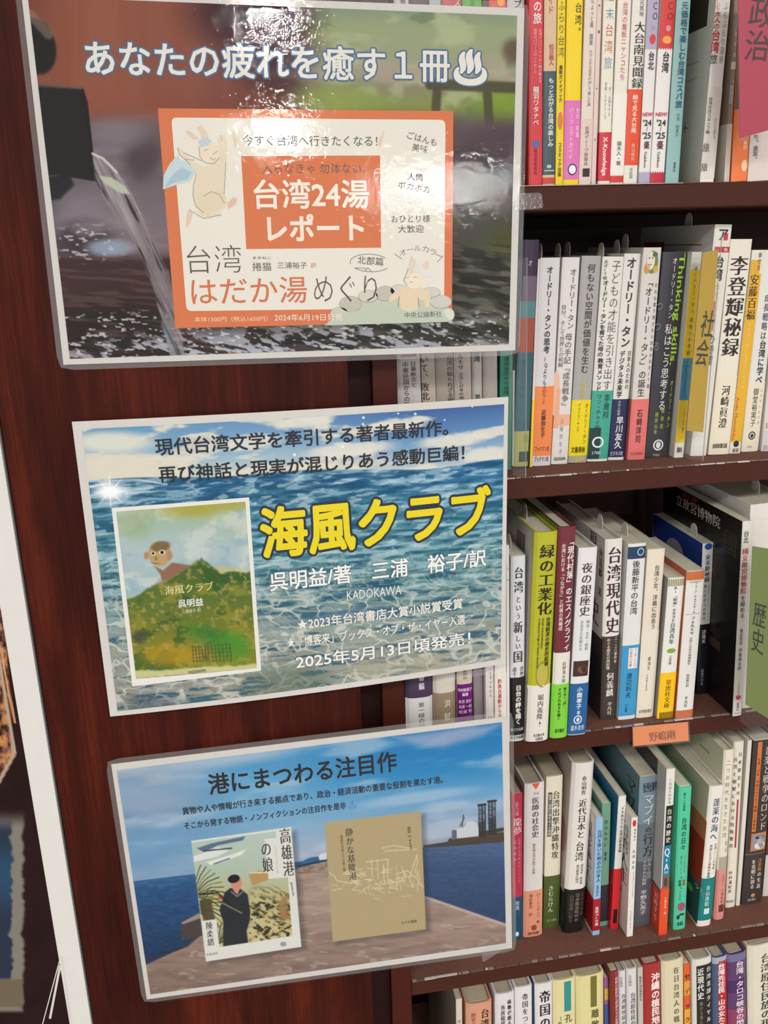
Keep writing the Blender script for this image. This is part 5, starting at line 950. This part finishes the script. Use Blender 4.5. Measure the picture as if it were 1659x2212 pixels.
book(4, 'white hardcover with an orange triangle at the top, black title and peach lower band', (1131, 2026), 1171, (1134, 1695), 'dad3cf',
     [('36', 1710, 1718, .58, .3, 'c88a80', 'h'), ('医師の社会史', 1722, 1810, .55, .38, 'k', 'm'), ('植民地台湾の近代と民族', 1822, 1888, .5, .16, '6a6664', 'm'), ('ロー・ミンチェン 著', 1930, 1996, .76, .2, '6a3a30', 'm'), ('塚原東吾 訳', 1930, 1978, .36, .2, '6a3a30', 'm'), ('法政大学出版局', 2012, 2019, .52, .6, '5a3a34', 'bh')],
     bands=[(1924, 2025, 'dc9478')], blocks=[('T', 1693, 1706, .35, .75, 'd85a38'), ('E', 1998, 2010, .4, .7, '8a4c40', .5)], kind='hard', dep=150, b=2, side='c4bebc', pages=PAGED)
book(4, 'cream hardcover with black title, dark subtitle box and olive green band', (1174, 2007), 1207, (1181, 1679), 'ddd5bf',
     [('台湾出撃沖縄特攻', 1708, 1856, .62, .46, '2c2a24', 'm'), ('陸軍八塊飛行場をめぐる物語', 1714, 1804, .24, .2, 'c8c4b4', 'b'), ('きむらけん', 1912, 1970, .42, .34, 'dcdcc8', 'm'), ('えにし書房', 1984, 1990, .5, .6, 'b8bca0', 'h')],
     bands=[(1892, 2006, '4a5a2a')], blocks=[('R', 1711, 1806, .12, .36, '3c4450')], dep=138, slip=0, pages=PAGED)
book(4, 'thick white hardcover with rounded spine and black lower band', (1212, 2019), 1261, (1234, 1652), 'dcd6cf',
     [('春山明哲', 1677, 1718, .54, .22, '3a3634', 'm'), ('近代日本と', 1727, 1812, .54, .40, 'k', 'm'), ('台湾', 1818, 1862, .54, .40, 'k', 'm'), ('霧社事件・植民地', 1868, 1912, .7, .14, '4a4644', 'm'), ('統治政策の研究', 1868, 1908, .5, .14, '4a4644', 'm'), ('日本統治時代の', 1930, 1992, .58, .2, '8a8070', 'm'), ('台湾認識に迫る', 1932, 1992, .3, .2, '6a6254', 'm'), ('近代日本像', 1930, 1980, .82, .18, '5a5448', 'm')],
     bands=[(1922, 2018, '1b191a')], kind='hard', dep=152, b=4.5, side='c0b0a8', sidep=[('E', 6, 30, .45, .65, 'a8847c'), ('E', 30, 70, .7, .95, 'a88c84'), ('R', .8, 146, .005, .24, '1b191a')], pages=PAGED)
book(4, 'short light blue pocket book with white side, dark red lower band', (1280, 2021), 1295, (1287, 1767), '8fb4d8',
     [('台湾を築いた明治の日本人', 1792, 1906, .6, .62, '2a3c58', 'm'), ('渡辺利夫', 1912, 1936, .5, .4, '3c506c', 'm'), ('産経NF文庫', 1958, 2000, .5, .5, 'e0c8c8', 'b')], bands=[(1942, 2010, '9c1f28')], dep=108, side='d8d6d4', sidep=[('台湾を築いた', 14, .93, .42, 14, '2c2c34', 'm'), ('R', .5, 100, .03, .32, '9c1f28')], pages=PAGES)
book(4, 'green book set back behind the blue pocket book', (1295, 1990), 1313, (1301, 1737), '6c9a82', [('世のものに', 1770, 1830, .5, .4, '2c4a3c'), ('著者', 1840, 1860, .5, .4, '2c4a3c')], blocks=[('R', 1912, 1990, 0, 1, '2c2a34')], Y=34, dep=128, side='6c9a82')
book(4, 'white-spined book with blue cover and scarlet band with a black label', (1317, 2008), 1334, (1335, 1721), 'dcdad4',
     [('日本統治下の', 1742, 1790, .6, .34, '4a4a50', 'm'), ('台湾高砂義勇隊', 1792, 1842, .6, .42, '3c3c44', 'mb'), ('産経NF文庫', 1968, 1990, .5, .28, 'e0dcd8', 'b')], bands=[(1877, 2007, 'c8242a')], blocks=[('R', 1964, 1994, .25, .78, '1c1416', .5)], dep=128, side='2f6f94', sidep=[('R', 20, 60, .3, .5, 'c8c4bc'), ('R', .6, 122, .0, .44, 'b8202c')])
book(4, 'white book with a red seal at the top and scribbled black cover side', (1348, 2025), 1367, (1358, 1768), 'dedad4',
     [('酒井充子', 1790, 1818, .6, .34, '3c3a38', 'm'), ('台湾人生', 1834, 1880, .56, .46, '2c2a2a', 'm'), ('かつて日本人だった人たちを訪ねて', 1884, 1940, .66, .2, '6a6866'), ('光文社知恵の森文庫', 1968, 2006, .5, .2, '8a5a54')],
     blocks=[('E', 1772, 1786, .2, .75, 'c42c34')], dep=108, side='dad6d0', sidep=[('台湾人生', 14, .92, .40, 20, '3a3836', 'm'), ('R', 18, 20, .3, .34, 'b03038')])
book(4, 'blue-grey book with white brush title fading to dark grey', (1369, 2008), 1404, (1383, 1680), '758a94',
     [('牡丹社事件', 1690, 1712, .60, .8, '22303c', 'bh'), ('マブイ', 1714, 1784, .56, .62, 'd8dce0', 'm'), ('の', 1786, 1800, .6, .4, '1c242c', 'm'), ('行方', 1800, 1852, .62, .6, '1c242c', 'm'), ('日本と台湾', 1856, 1900, .76, .26, 'b8bcc0', 'm'), ('それぞれの和解', 1858, 1912, .5, .26, 'c0c4c8', 'm'), ('平野久美子', 1922, 1976, .5, .4, 'dcdce0', 'm')],
     blocks=[('R', 1780, 1860, 0, 1, '6a747c'), ('R', 1860, 2008, 0, 1, '55565c')], Y=26, dep=132, side='5f7f88', sidep=[('マブイ', 20, .95, .6, 26, '2a3c48', 'm')])
book(4, 'white book with black, blue and photo panels and an orange-red band', (1417, 2022), 1440, (1434, 1663), 'dcd9d2',
     [('これならわかる', 1682, 1738, .5, .4, '6a8494', ''), ('台湾の歴史', 1746, 1822, .55, .6, 'e4e2dc', 'mb'), ('Q', 1828, 1852, .5, .64, 'e4e8ea', 'mbh'), ('&', 1853, 1862, .5, .26, 'e4e8ea', 'h'), ('A', 1862, 1882, .5, .56, 'e4e8ea', 'mbh'), ('第2版', 1881, 1888, .5, .5, 'c8dce4', 'h'), ('三橋広夫・著', 1938, 1976, .6, .26, 'f0d0c0', 'b')],
     bands=[(1918, 2020, 'dc4c28')], blocks=[('R', 1741, 1827, .16, 1, '1d1b1c'), ('R', 1827, 1892, .1, 1, '1c7694'), ('R', 1892, 1920, .1, 1, '7a5c50'), ('E', 1896, 1916, .3, .7, '4a3a38', .33)], dep=148, side='2f2a2c', sidep=[('R', .6, 20, 0.28, 1, 'b8b4b0'), ('R', .6, 142, .0, .27, 'c8442a'), ('対峙する', 10, .24, .06, 8, 'f0c8b8', 'm'), ('E', 30, 70, .4, .6, '8a8078'), ('E', 80, 120, .7, .9, '6a3a34')])
book(4, 'mint green book with black title and a purple pudding picture', (1455, 2010), 1481, (1468, 1702), '4fc098',
     [('暮らしの図鑑', 1712, 1752, .42, .2, '1e4a3c', ''), ('台湾の日々', 1765, 1838, .48, .42, '14332a', ''), ('くらしを楽しむ', 1848, 1886, .66, .16, 'b03c48'), ('あれこれA to Z', 1848, 1888, .38, .18, '1e4a3c'), ('×', 1890, 1900, .5, .3, '1e4a3c'), ('知識', 1900, 1914, .34, .22, '1e4a3c', 'b'), ('基礎', 1900, 1914, .66, .22, 'b03c48', 'b'), ('×', 1914, 1922, .5, .3, '1e4a3c'), ('アイデア', 1924, 1946, .4, .2, '1e4a3c'), ('SE', 1990, 2000, .5, .5, '1c2420', 'bh')],
     blocks=[('E', 1950, 1968, .25, .85, 'a0486c'), ('E', 1976, 1986, .2, .45, '2c3430'), ('R', 1974, 1978, .42, .8, '2c3430')], dep=148, side='54c8a0', b=2)
book(4, 'white hardcover with blue title, red-orange cover side and teal lower band', (1506, 2003), 1536, (1535, 1700), 'e0dcd2',
     [('蓬莱の海へ', 1724, 1816, .52, .5, '2c3a7c', 'm'), ('台湾二・二八事件', 1822, 1880, .74, .18, '4a4a50', 'm'), ('失踪した父と家族の軌跡', 1824, 1896, .44, .2, '3c3c44', 'm'), ('青山惠昭', 1912, 1958, .5, .3, 'd4e4e4', 'm')],
     bands=[(1897, 1988, '127a78')], blocks=[('R', 1962, 1974, .36, .72, 'c8d8d4', .5)], kind='hard', dep=136, b=2.5, side='c8b49c', sidep=[('R', .6, 132, .02, .62, '9c3222'), ('R', .6, 132, .62, .76, 'b86a48'), ('R', .6, 132, .02, .30, '127a78'), ('った', 12, .30, .25, 20, 'd0e0dc', 'x'), ('E', 16, 28, .18, .23, '7ab83c')])
book(4, 'cream hardcover with long thin title and pink lower band', (1541, 1988), 1564, (1563, 1622), 'ddd6c4',
     [('二つの時代を生きた台湾', 1640, 1812, .45, .42, '4a463e', 't'), ('歴史・文化', 1818, 1842, .7, .2, '6a665c'), ('三澤真美恵', 1920, 1960, .6, .26, '7a4a48'), ('台湾のこと', 1890, 1914, .6, .24, 'a05a58')],
     bands=[(1880, 1985, 'd08a80')], blocks=[('R', 1852, 1880, .15, .95, 'a8a090'), ('R', 1955, 1970, .35, .85, '6a2c30', .5)], kind='hard', dep=150, b=2.4, side='d4d0b4', sidep=[('R', 20, 60, .80, .805, '4a4a44'), ('R', 30, 50, .9, .905, '4a4a44')])
book(4, 'tall cream book with two thin title columns and a narrow red strip', (1568, 1962), 1588, (1587, 1604), 'ddd7c8',
     [('日本統治下の', 1622, 1722, .62, .36, '3c3a34', 'm'), ('台湾と朝鮮における特殊教育', 1632, 1834, .2, .36, '3c3a34', 'm'), ('中村満紀男', 1880, 1930, .3, .34, '3c3a34', 'm'), ('明石書店', 1944, 1950, .4, .7, '5a564e', 'h')], blocks=[('R', 1728, 1832, .55, .72, 'a8343c')], dep=152, b=1.6)
book(4, 'plain thin white booklet beside the dark book on the right', (1590, 1957), 1598, (1616, 1600), 'd5d0c4', dep=150)
book(4, 'dark brown book with an orange strip, a hat portrait and white title', (1603, 1956), 1645, (1629, 1602), '3c3432',
     [('音楽と戦争のロンド', 1612, 1796, .72, .36, 'c8c4bc', 'm'), ('台湾・日本・中国のはざまで奮闘した音楽家', 1636, 1792, .3, .12, '4a2c1c'), ('江文也', 1856, 1884, .72, .2, 'd88a48', 'mb'), ('の生涯', 1884, 1922, .74, .2, 'd8d4cc', 'mb'), ('を克明に辿る', 1856, 1920, .42, .22, 'd8d4cc', 'mb'), ('明石書店', 1940, 1946, .45, .4, 'b8b4ac', 'h')],
     blocks=[('R', 1602, 1796, .2, .4, 'c8703a'), ('R', 1800, 1838, .2, .95, 'c8703a', .32), ('R', 1803, 1835, .25, .9, '8a8a90', .36), ('E', 1806, 1814, .4, .85, '3a383c', .4), ('E', 1812, 1824, .5, .75, 'a8a4a4', .42), ('E', 1820, 1835, .38, .9, 'd0d0d0', .44), ('R', 1844, 1845, 0, 1, '8a8680', .3), ('E', 1930, 1938, .4, .6, 'c88a48', .4)], dep=150, kind='soft', b=1.6)
book(4, 'white-footed brown book at the right edge of the fourth shelf', (1647, 1945), 1690, (1676, 1600), '5a3426', blocks=[('R', 1845, 1945, 0, 1, 'c8c4bc')], h=195, Y=40)
# ---- bottom shelf, cut off by the lower frame
def b5(label, lx, rx, ty, lx2, color, texts=(), **k):
    lx2 = lx+.012*(2212-ty)
    return book(5, label, (lx2, 2212), rx-(lx-lx2), (lx, ty), color, texts, Y=k.pop('Y', 6), **k)
b5('thin pale grey book leaning at the left end of the bottom shelf', 985, 998, 2159, 985, 'c8c0b4', [('の', 2200, 2212, .5, .6, '5a5652')], kind='soft', dep=150, side='8d8374', pages=PAGED)
b5('thick peach hardcover with black and red title on the bottom shelf', 1007, 1063, 2172, 1012, 'cc9478', [('台湾', 2180, 2225, .72, .34, '2c2426', 'mb'), ('歴史すべ', 2186, 2225, .28, .2, '9c4434', 'm')], kind='hard', b=3.5, dep=150, pages=PAGED)
b5('white hardcover with two small black title columns on the bottom shelf', 1070, 1111, 2150, 1076, 'd6d3d4', [('画像が語る', 2160, 2218, .72, .22, '2c2a2a', 'b'), ('鳥居龍蔵', 2170, 2216, .38, .24, '2c2a2a')], kind='hard', b=2.5, dep=150, pages=PAGED)
b5('white book with thin black title second left of the yellow pair', 1112, 1149, 2135, 1118, 'd8d5d6', [('帝国をつなぐ', 2146, 2240, .58, .36, '2c2a2a', 'm')], kind='hard', b=2, dep=150, pages=PAGED)
b5('white book with large bold black title left of the yellow pair', 1156, 1193, 2128, 1161, 'd9d6d6', [('帝国の思', 2139, 2252, .55, .66, '1c1a1a', 'mb')], kind='hard', b=2.5, dep=150, side='6a88a8', pages=PAGED)
b5('pale yellow hardcover with a teal rectangle', 1194, 1243, 2121, 1199, 'd9cf9e', [('孔子', 2190, 2236, .66, .34, '3c3a24', ''), ('【簡素】', 2194, 2236, .28, .16, '6a663c', '')], blocks=[('R', 2122, 2186, .48, .78, '2f8c88')], kind='hard', b=3, dep=150, pages=PAGED)
b5('pale yellow hardcover with an olive rectangle', 1245, 1304, 2113, 1250, 'd9cd94', [('離散', 2180, 2228, .66, .3, '3c3a24', '')], blocks=[('R', 2111, 2177, .5, .72, '6f6a30')], kind='hard', b=3.5, dep=150, pages=PAGED)
b5('narrow purple book with blue lower part right of the yellow pair', 1305, 1313, 2112, 1308, '9a5a94', blocks=[('R', 2135, 2160, 0, 1, 'c8a048'), ('R', 2170, 2212, 0, 1, '3a5a9a')], dep=120, Y=12)
b5('brown and crimson book with white strip lettering', 1314, 1335, 2100, 1320, '7a3020', [('昭和の植民地と民衆たちの記録', 2112, 2215, .74, .4, 'e0c8c8', '')], blocks=[('R', 2080, 2230, .52, 1, 'a02c48')], dep=150, b=1.5, pages=PAGED)
b5('first of two matching white books with small grey title on the bottom shelf', 1337, 1352, 2099, 1345, 'd2cfcf', [('日本順益', 2110, 2132, .3, .4, '8a8886'), ('台湾原住民の', 2146, 2216, .6, .6, '3c3a3a', 'm')], dep=150, b=2.5, kind='hard', pages=PAGED)
b5('second of two matching white books with small grey title on the bottom shelf', 1354, 1376, 2095, 1361, 'd3d0d0', [('日本順益', 2106, 2130, .3, .3, '8a8886'), ('台湾原住民の', 2144, 2216, .56, .5, '3c3a3a', 'm')], dep=150, b=2.5, kind='hard', pages=PAGED)
b5('narrow pale grey book left of the red hardcover on the bottom shelf', 1378, 1388, 2091, 1384, 'bcb8ac', [('陶柘戸通信博愛年史', 2109, 2162, .5, .5, '4a4846', 'm')], dep=150, pages=PAGED)
b5('brick red hardcover with bold white title', 1390, 1427, 2086, 1396, 'a0302e', [('沖縄の植民地', 2103, 2214, .66, .50, 'e8e0d8', 'B')], kind='hard', b=2.5, dep=150, pages=PAGED)
b5('cream hardcover with wide spaced brown title on the bottom shelf', 1430, 1476, 2080, 1436, 'd6cbab', [('在日台湾人の戦後', 2090, 2230, .64, .28, '5a4a2c', 'm')], kind='hard', b=3, dep=150, pages=PAGED)
b5('narrow orange and red book with flame-like black title', 1477, 1490, 2083, 1481, 'd8602c', [('セデック', 2094, 2218, .5, .9, '2c1410', 'mb')], blocks=[('R', 2120, 2150, 0, 1, 'e09a3c'), ('R', 2180, 2212, 0, 1, 'e0a03c')], dep=120, Y=12)
b5('white hardcover with a black title panel on the bottom shelf', 1491, 1537, 2077, 1497, 'd6d4ce', [('近現代史', 2092, 2160, .38, .34, 'e4e2da', 'b'), ('台湾北部タイヤル', 2090, 2214, .8, .26, 'e4e2da', 'mb'), ('族から見た', 2164, 2214, .4, .2, '8a8680')], blocks=[('R', 2087, 2230, .18, .98, '26221f')], kind='hard', b=3, dep=150, pages=PAGED)
b5('slate blue hardcover with white title on red ground', 1538, 1570, 2071, 1545, '4a5878', [('台湾先住民・山の女たち', 2082, 2222, .56, .5, 'ecdcd8', 'B')], blocks=[('R', 2078, 2230, .36, .98, 'b02a30'), ('R', 2060, 2082, 0, 1, 'a0a4b8')], kind='hard', b=2.5, dep=150, pages=PAGED)
b5('purple swirled hardcover with white title on the bottom shelf', 1572, 1611, 2065, 1578, '5c3c68', [('台湾・タロコ峡谷の閃光', 2078, 2232, .62, .44, 'e4d8e4', 'b')], blocks=[('R', 2052, 2078, 0, 1, '6f6a90'), ('R', 2120, 2145, 0, 1, '4a2c5c'), ('R', 2180, 2212, 0, 1, '8a3c60')], kind='hard', b=3, dep=150, pages=PAGED)
b5('large cream hardcover with black title, right end of the bottom shelf', 1617, 1690, 2048, 1626, 'd8d2c0', [('台湾原住民族の現', 2062, 2222, .5, .36, '33322c', 'm')], kind='hard', b=4, dep=155, pages=PAGED)

# ------------------------------------------------------------------ index boards, sleeves and the shelf card
CLEAR = film_mat('clear_sleeve', [((30, 30, 30), .5, .0004)], rough=.04, haze=.012)
def board(label, quad, Y, depth, colr, txt=(), plastic=None, whites=(), name='index_board'):
    """upright index board: coloured card in a clear plastic sleeve that stands between the books"""
    c = [onY(q[0], q[1], Y) for q in quad]; O = tuple((c[0]+c[2])/2); e = empty(name, O, label, 'index board', 'index boards between the books')
    F = Flat.__new__(Flat); F.bow = 0; F.W = float(np.linalg.norm(c[1]-c[0])); F.H = float(np.linalg.norm(c[3]-c[0])); Poster.__init__(F, quad, (Y,)*4, 0, W=F.W, H=F.H)
    a = Acc(); m = mat(colr, .4, 'cover'); V = [*(np.array(q) for q in c)]; V += [v+np.array([0, .7, 0]) for v in V]
    FF = [(3, 2, 1, 0), (4, 5, 6, 7), (0, 1, 5, 4), (1, 2, 6, 5), (2, 3, 7, 6), (3, 0, 4, 7)]
    a.add(V, FF, m); a.build('card', e, O)
    if txt or whites:
        a = Acc()
        for q in whites: p_poly(F, a, q[0], q[1], .15)
        for s, p0, p1, size, cc, st in txt: p_vtext(F, a, s, p0, p1, size, cc, st, .35)
        a.build('card_lettering', e, O)
    pq = plastic or quad; p = [onY(q[0], q[1], Y-1.2) for q in pq]; a = Acc()
    V = [np.array(q) for q in p]; V += [v+np.array([0, .5, 0]) for v in V]; a.add(V, FF, CLEAR)
    L = (p[0], p[3]); V = [L[0]+(0, .6, 0), L[1]+(0, .6, 0), L[1]+(.0, depth, 0), L[0]+(0, depth, 0)]; V = [np.array(v) for v in V]; V += [v+np.array([.5, 0, 0]) for v in V]; a.add(V, FF, CLEAR)
    o = a.build('clear_sleeve', e, O)
    a = Acc(); R_ = [p[1], p[2]]; V = [R_[0]+(-.5, -.1, 0), R_[1]+(-.5, -.1, 0), R_[1]+(.25, -.1, 0), R_[0]+(.25, -.1, 0)]; V += [v+np.array([0, .8, 0]) for v in V]; a.add(V, FF, film_mat('sleeve_edge', None, 'd8d6d0', haze=.25)); a.build('sleeve_edge', e, O)
board('mustard yellow index board with two thin black characters in a clear sleeve', [(1518, 546), (1552, 539), (1519, 934), (1483, 930)], 12, 18, 'ad8c08', [('社会', (1534, 668), (1512, 792), 29, '1c180c', '')],
      plastic=[(1517, 540), (1560, 512), (1518, 1003), (1477, 986)], whites=[])
board('green index board reading 歴史 at the right edge of the third shelf', [(1626, 1180), (1700, 1192), (1672, 1560), (1611, 1522)], -38, 5, '66783a', [('歴史', (1643, 1300), (1635, 1412), 28, '1c1e14', '')],
      plastic=[(1622, 1120), (1706, 1120), (1664, 1606), (1600, 1560)], whites=[])
board('magenta index board reading 政治 at the upper right corner', [(1594, -60), (1720, -60), (1700, 270), (1598, 299)], -36, 5, 'a82846', [('政治', (1652, -8), (1632, 134), 58, '30101c', '')],
      plastic=[(1592, -70), (1724, -70), (1702, 300), (1597, 303)])
board('clear index sleeve beside the top poster, in front of the purple book', [(1108, 800), (1112, 800), (1110, 1006), (1106, 1006)], 2, 30, '9aa6a0', plastic=[(1112, 560), (1139, 556), (1136, 1036), (1108, 1026)], name='index_sleeve')
C0 = Poster([(1367, 1571), (1486, 1560), (1488, 1600), (1368, 1612)], (-3, -3, -3, -3), 0, W=62, H=21); OC = tuple(C0.S(.5, .5))
e = empty('shelf_card', OC, 'small orange name card with blurred black characters clipped to the third shelf edge', 'shelf card')
a = Acc(); slab(C0, a, mat('dc8248', .45, 'cover'), -.6, 0, nu=6, nv=4); a.build('card', e, OC); a = Acc(); p_text(C0, a, '野嶋剛', (1402, 1592), (1458, 1586), 22, '7a3a20', 'm', .2); a.build('card_lettering', e, OC)
HOLD = film_mat('holder', None, haze=.03)
a = Acc(); slab(C0, a, HOLD, .5, .8, ext=1.5, nu=6, nv=4); a.build('clear_holder', e, OC)
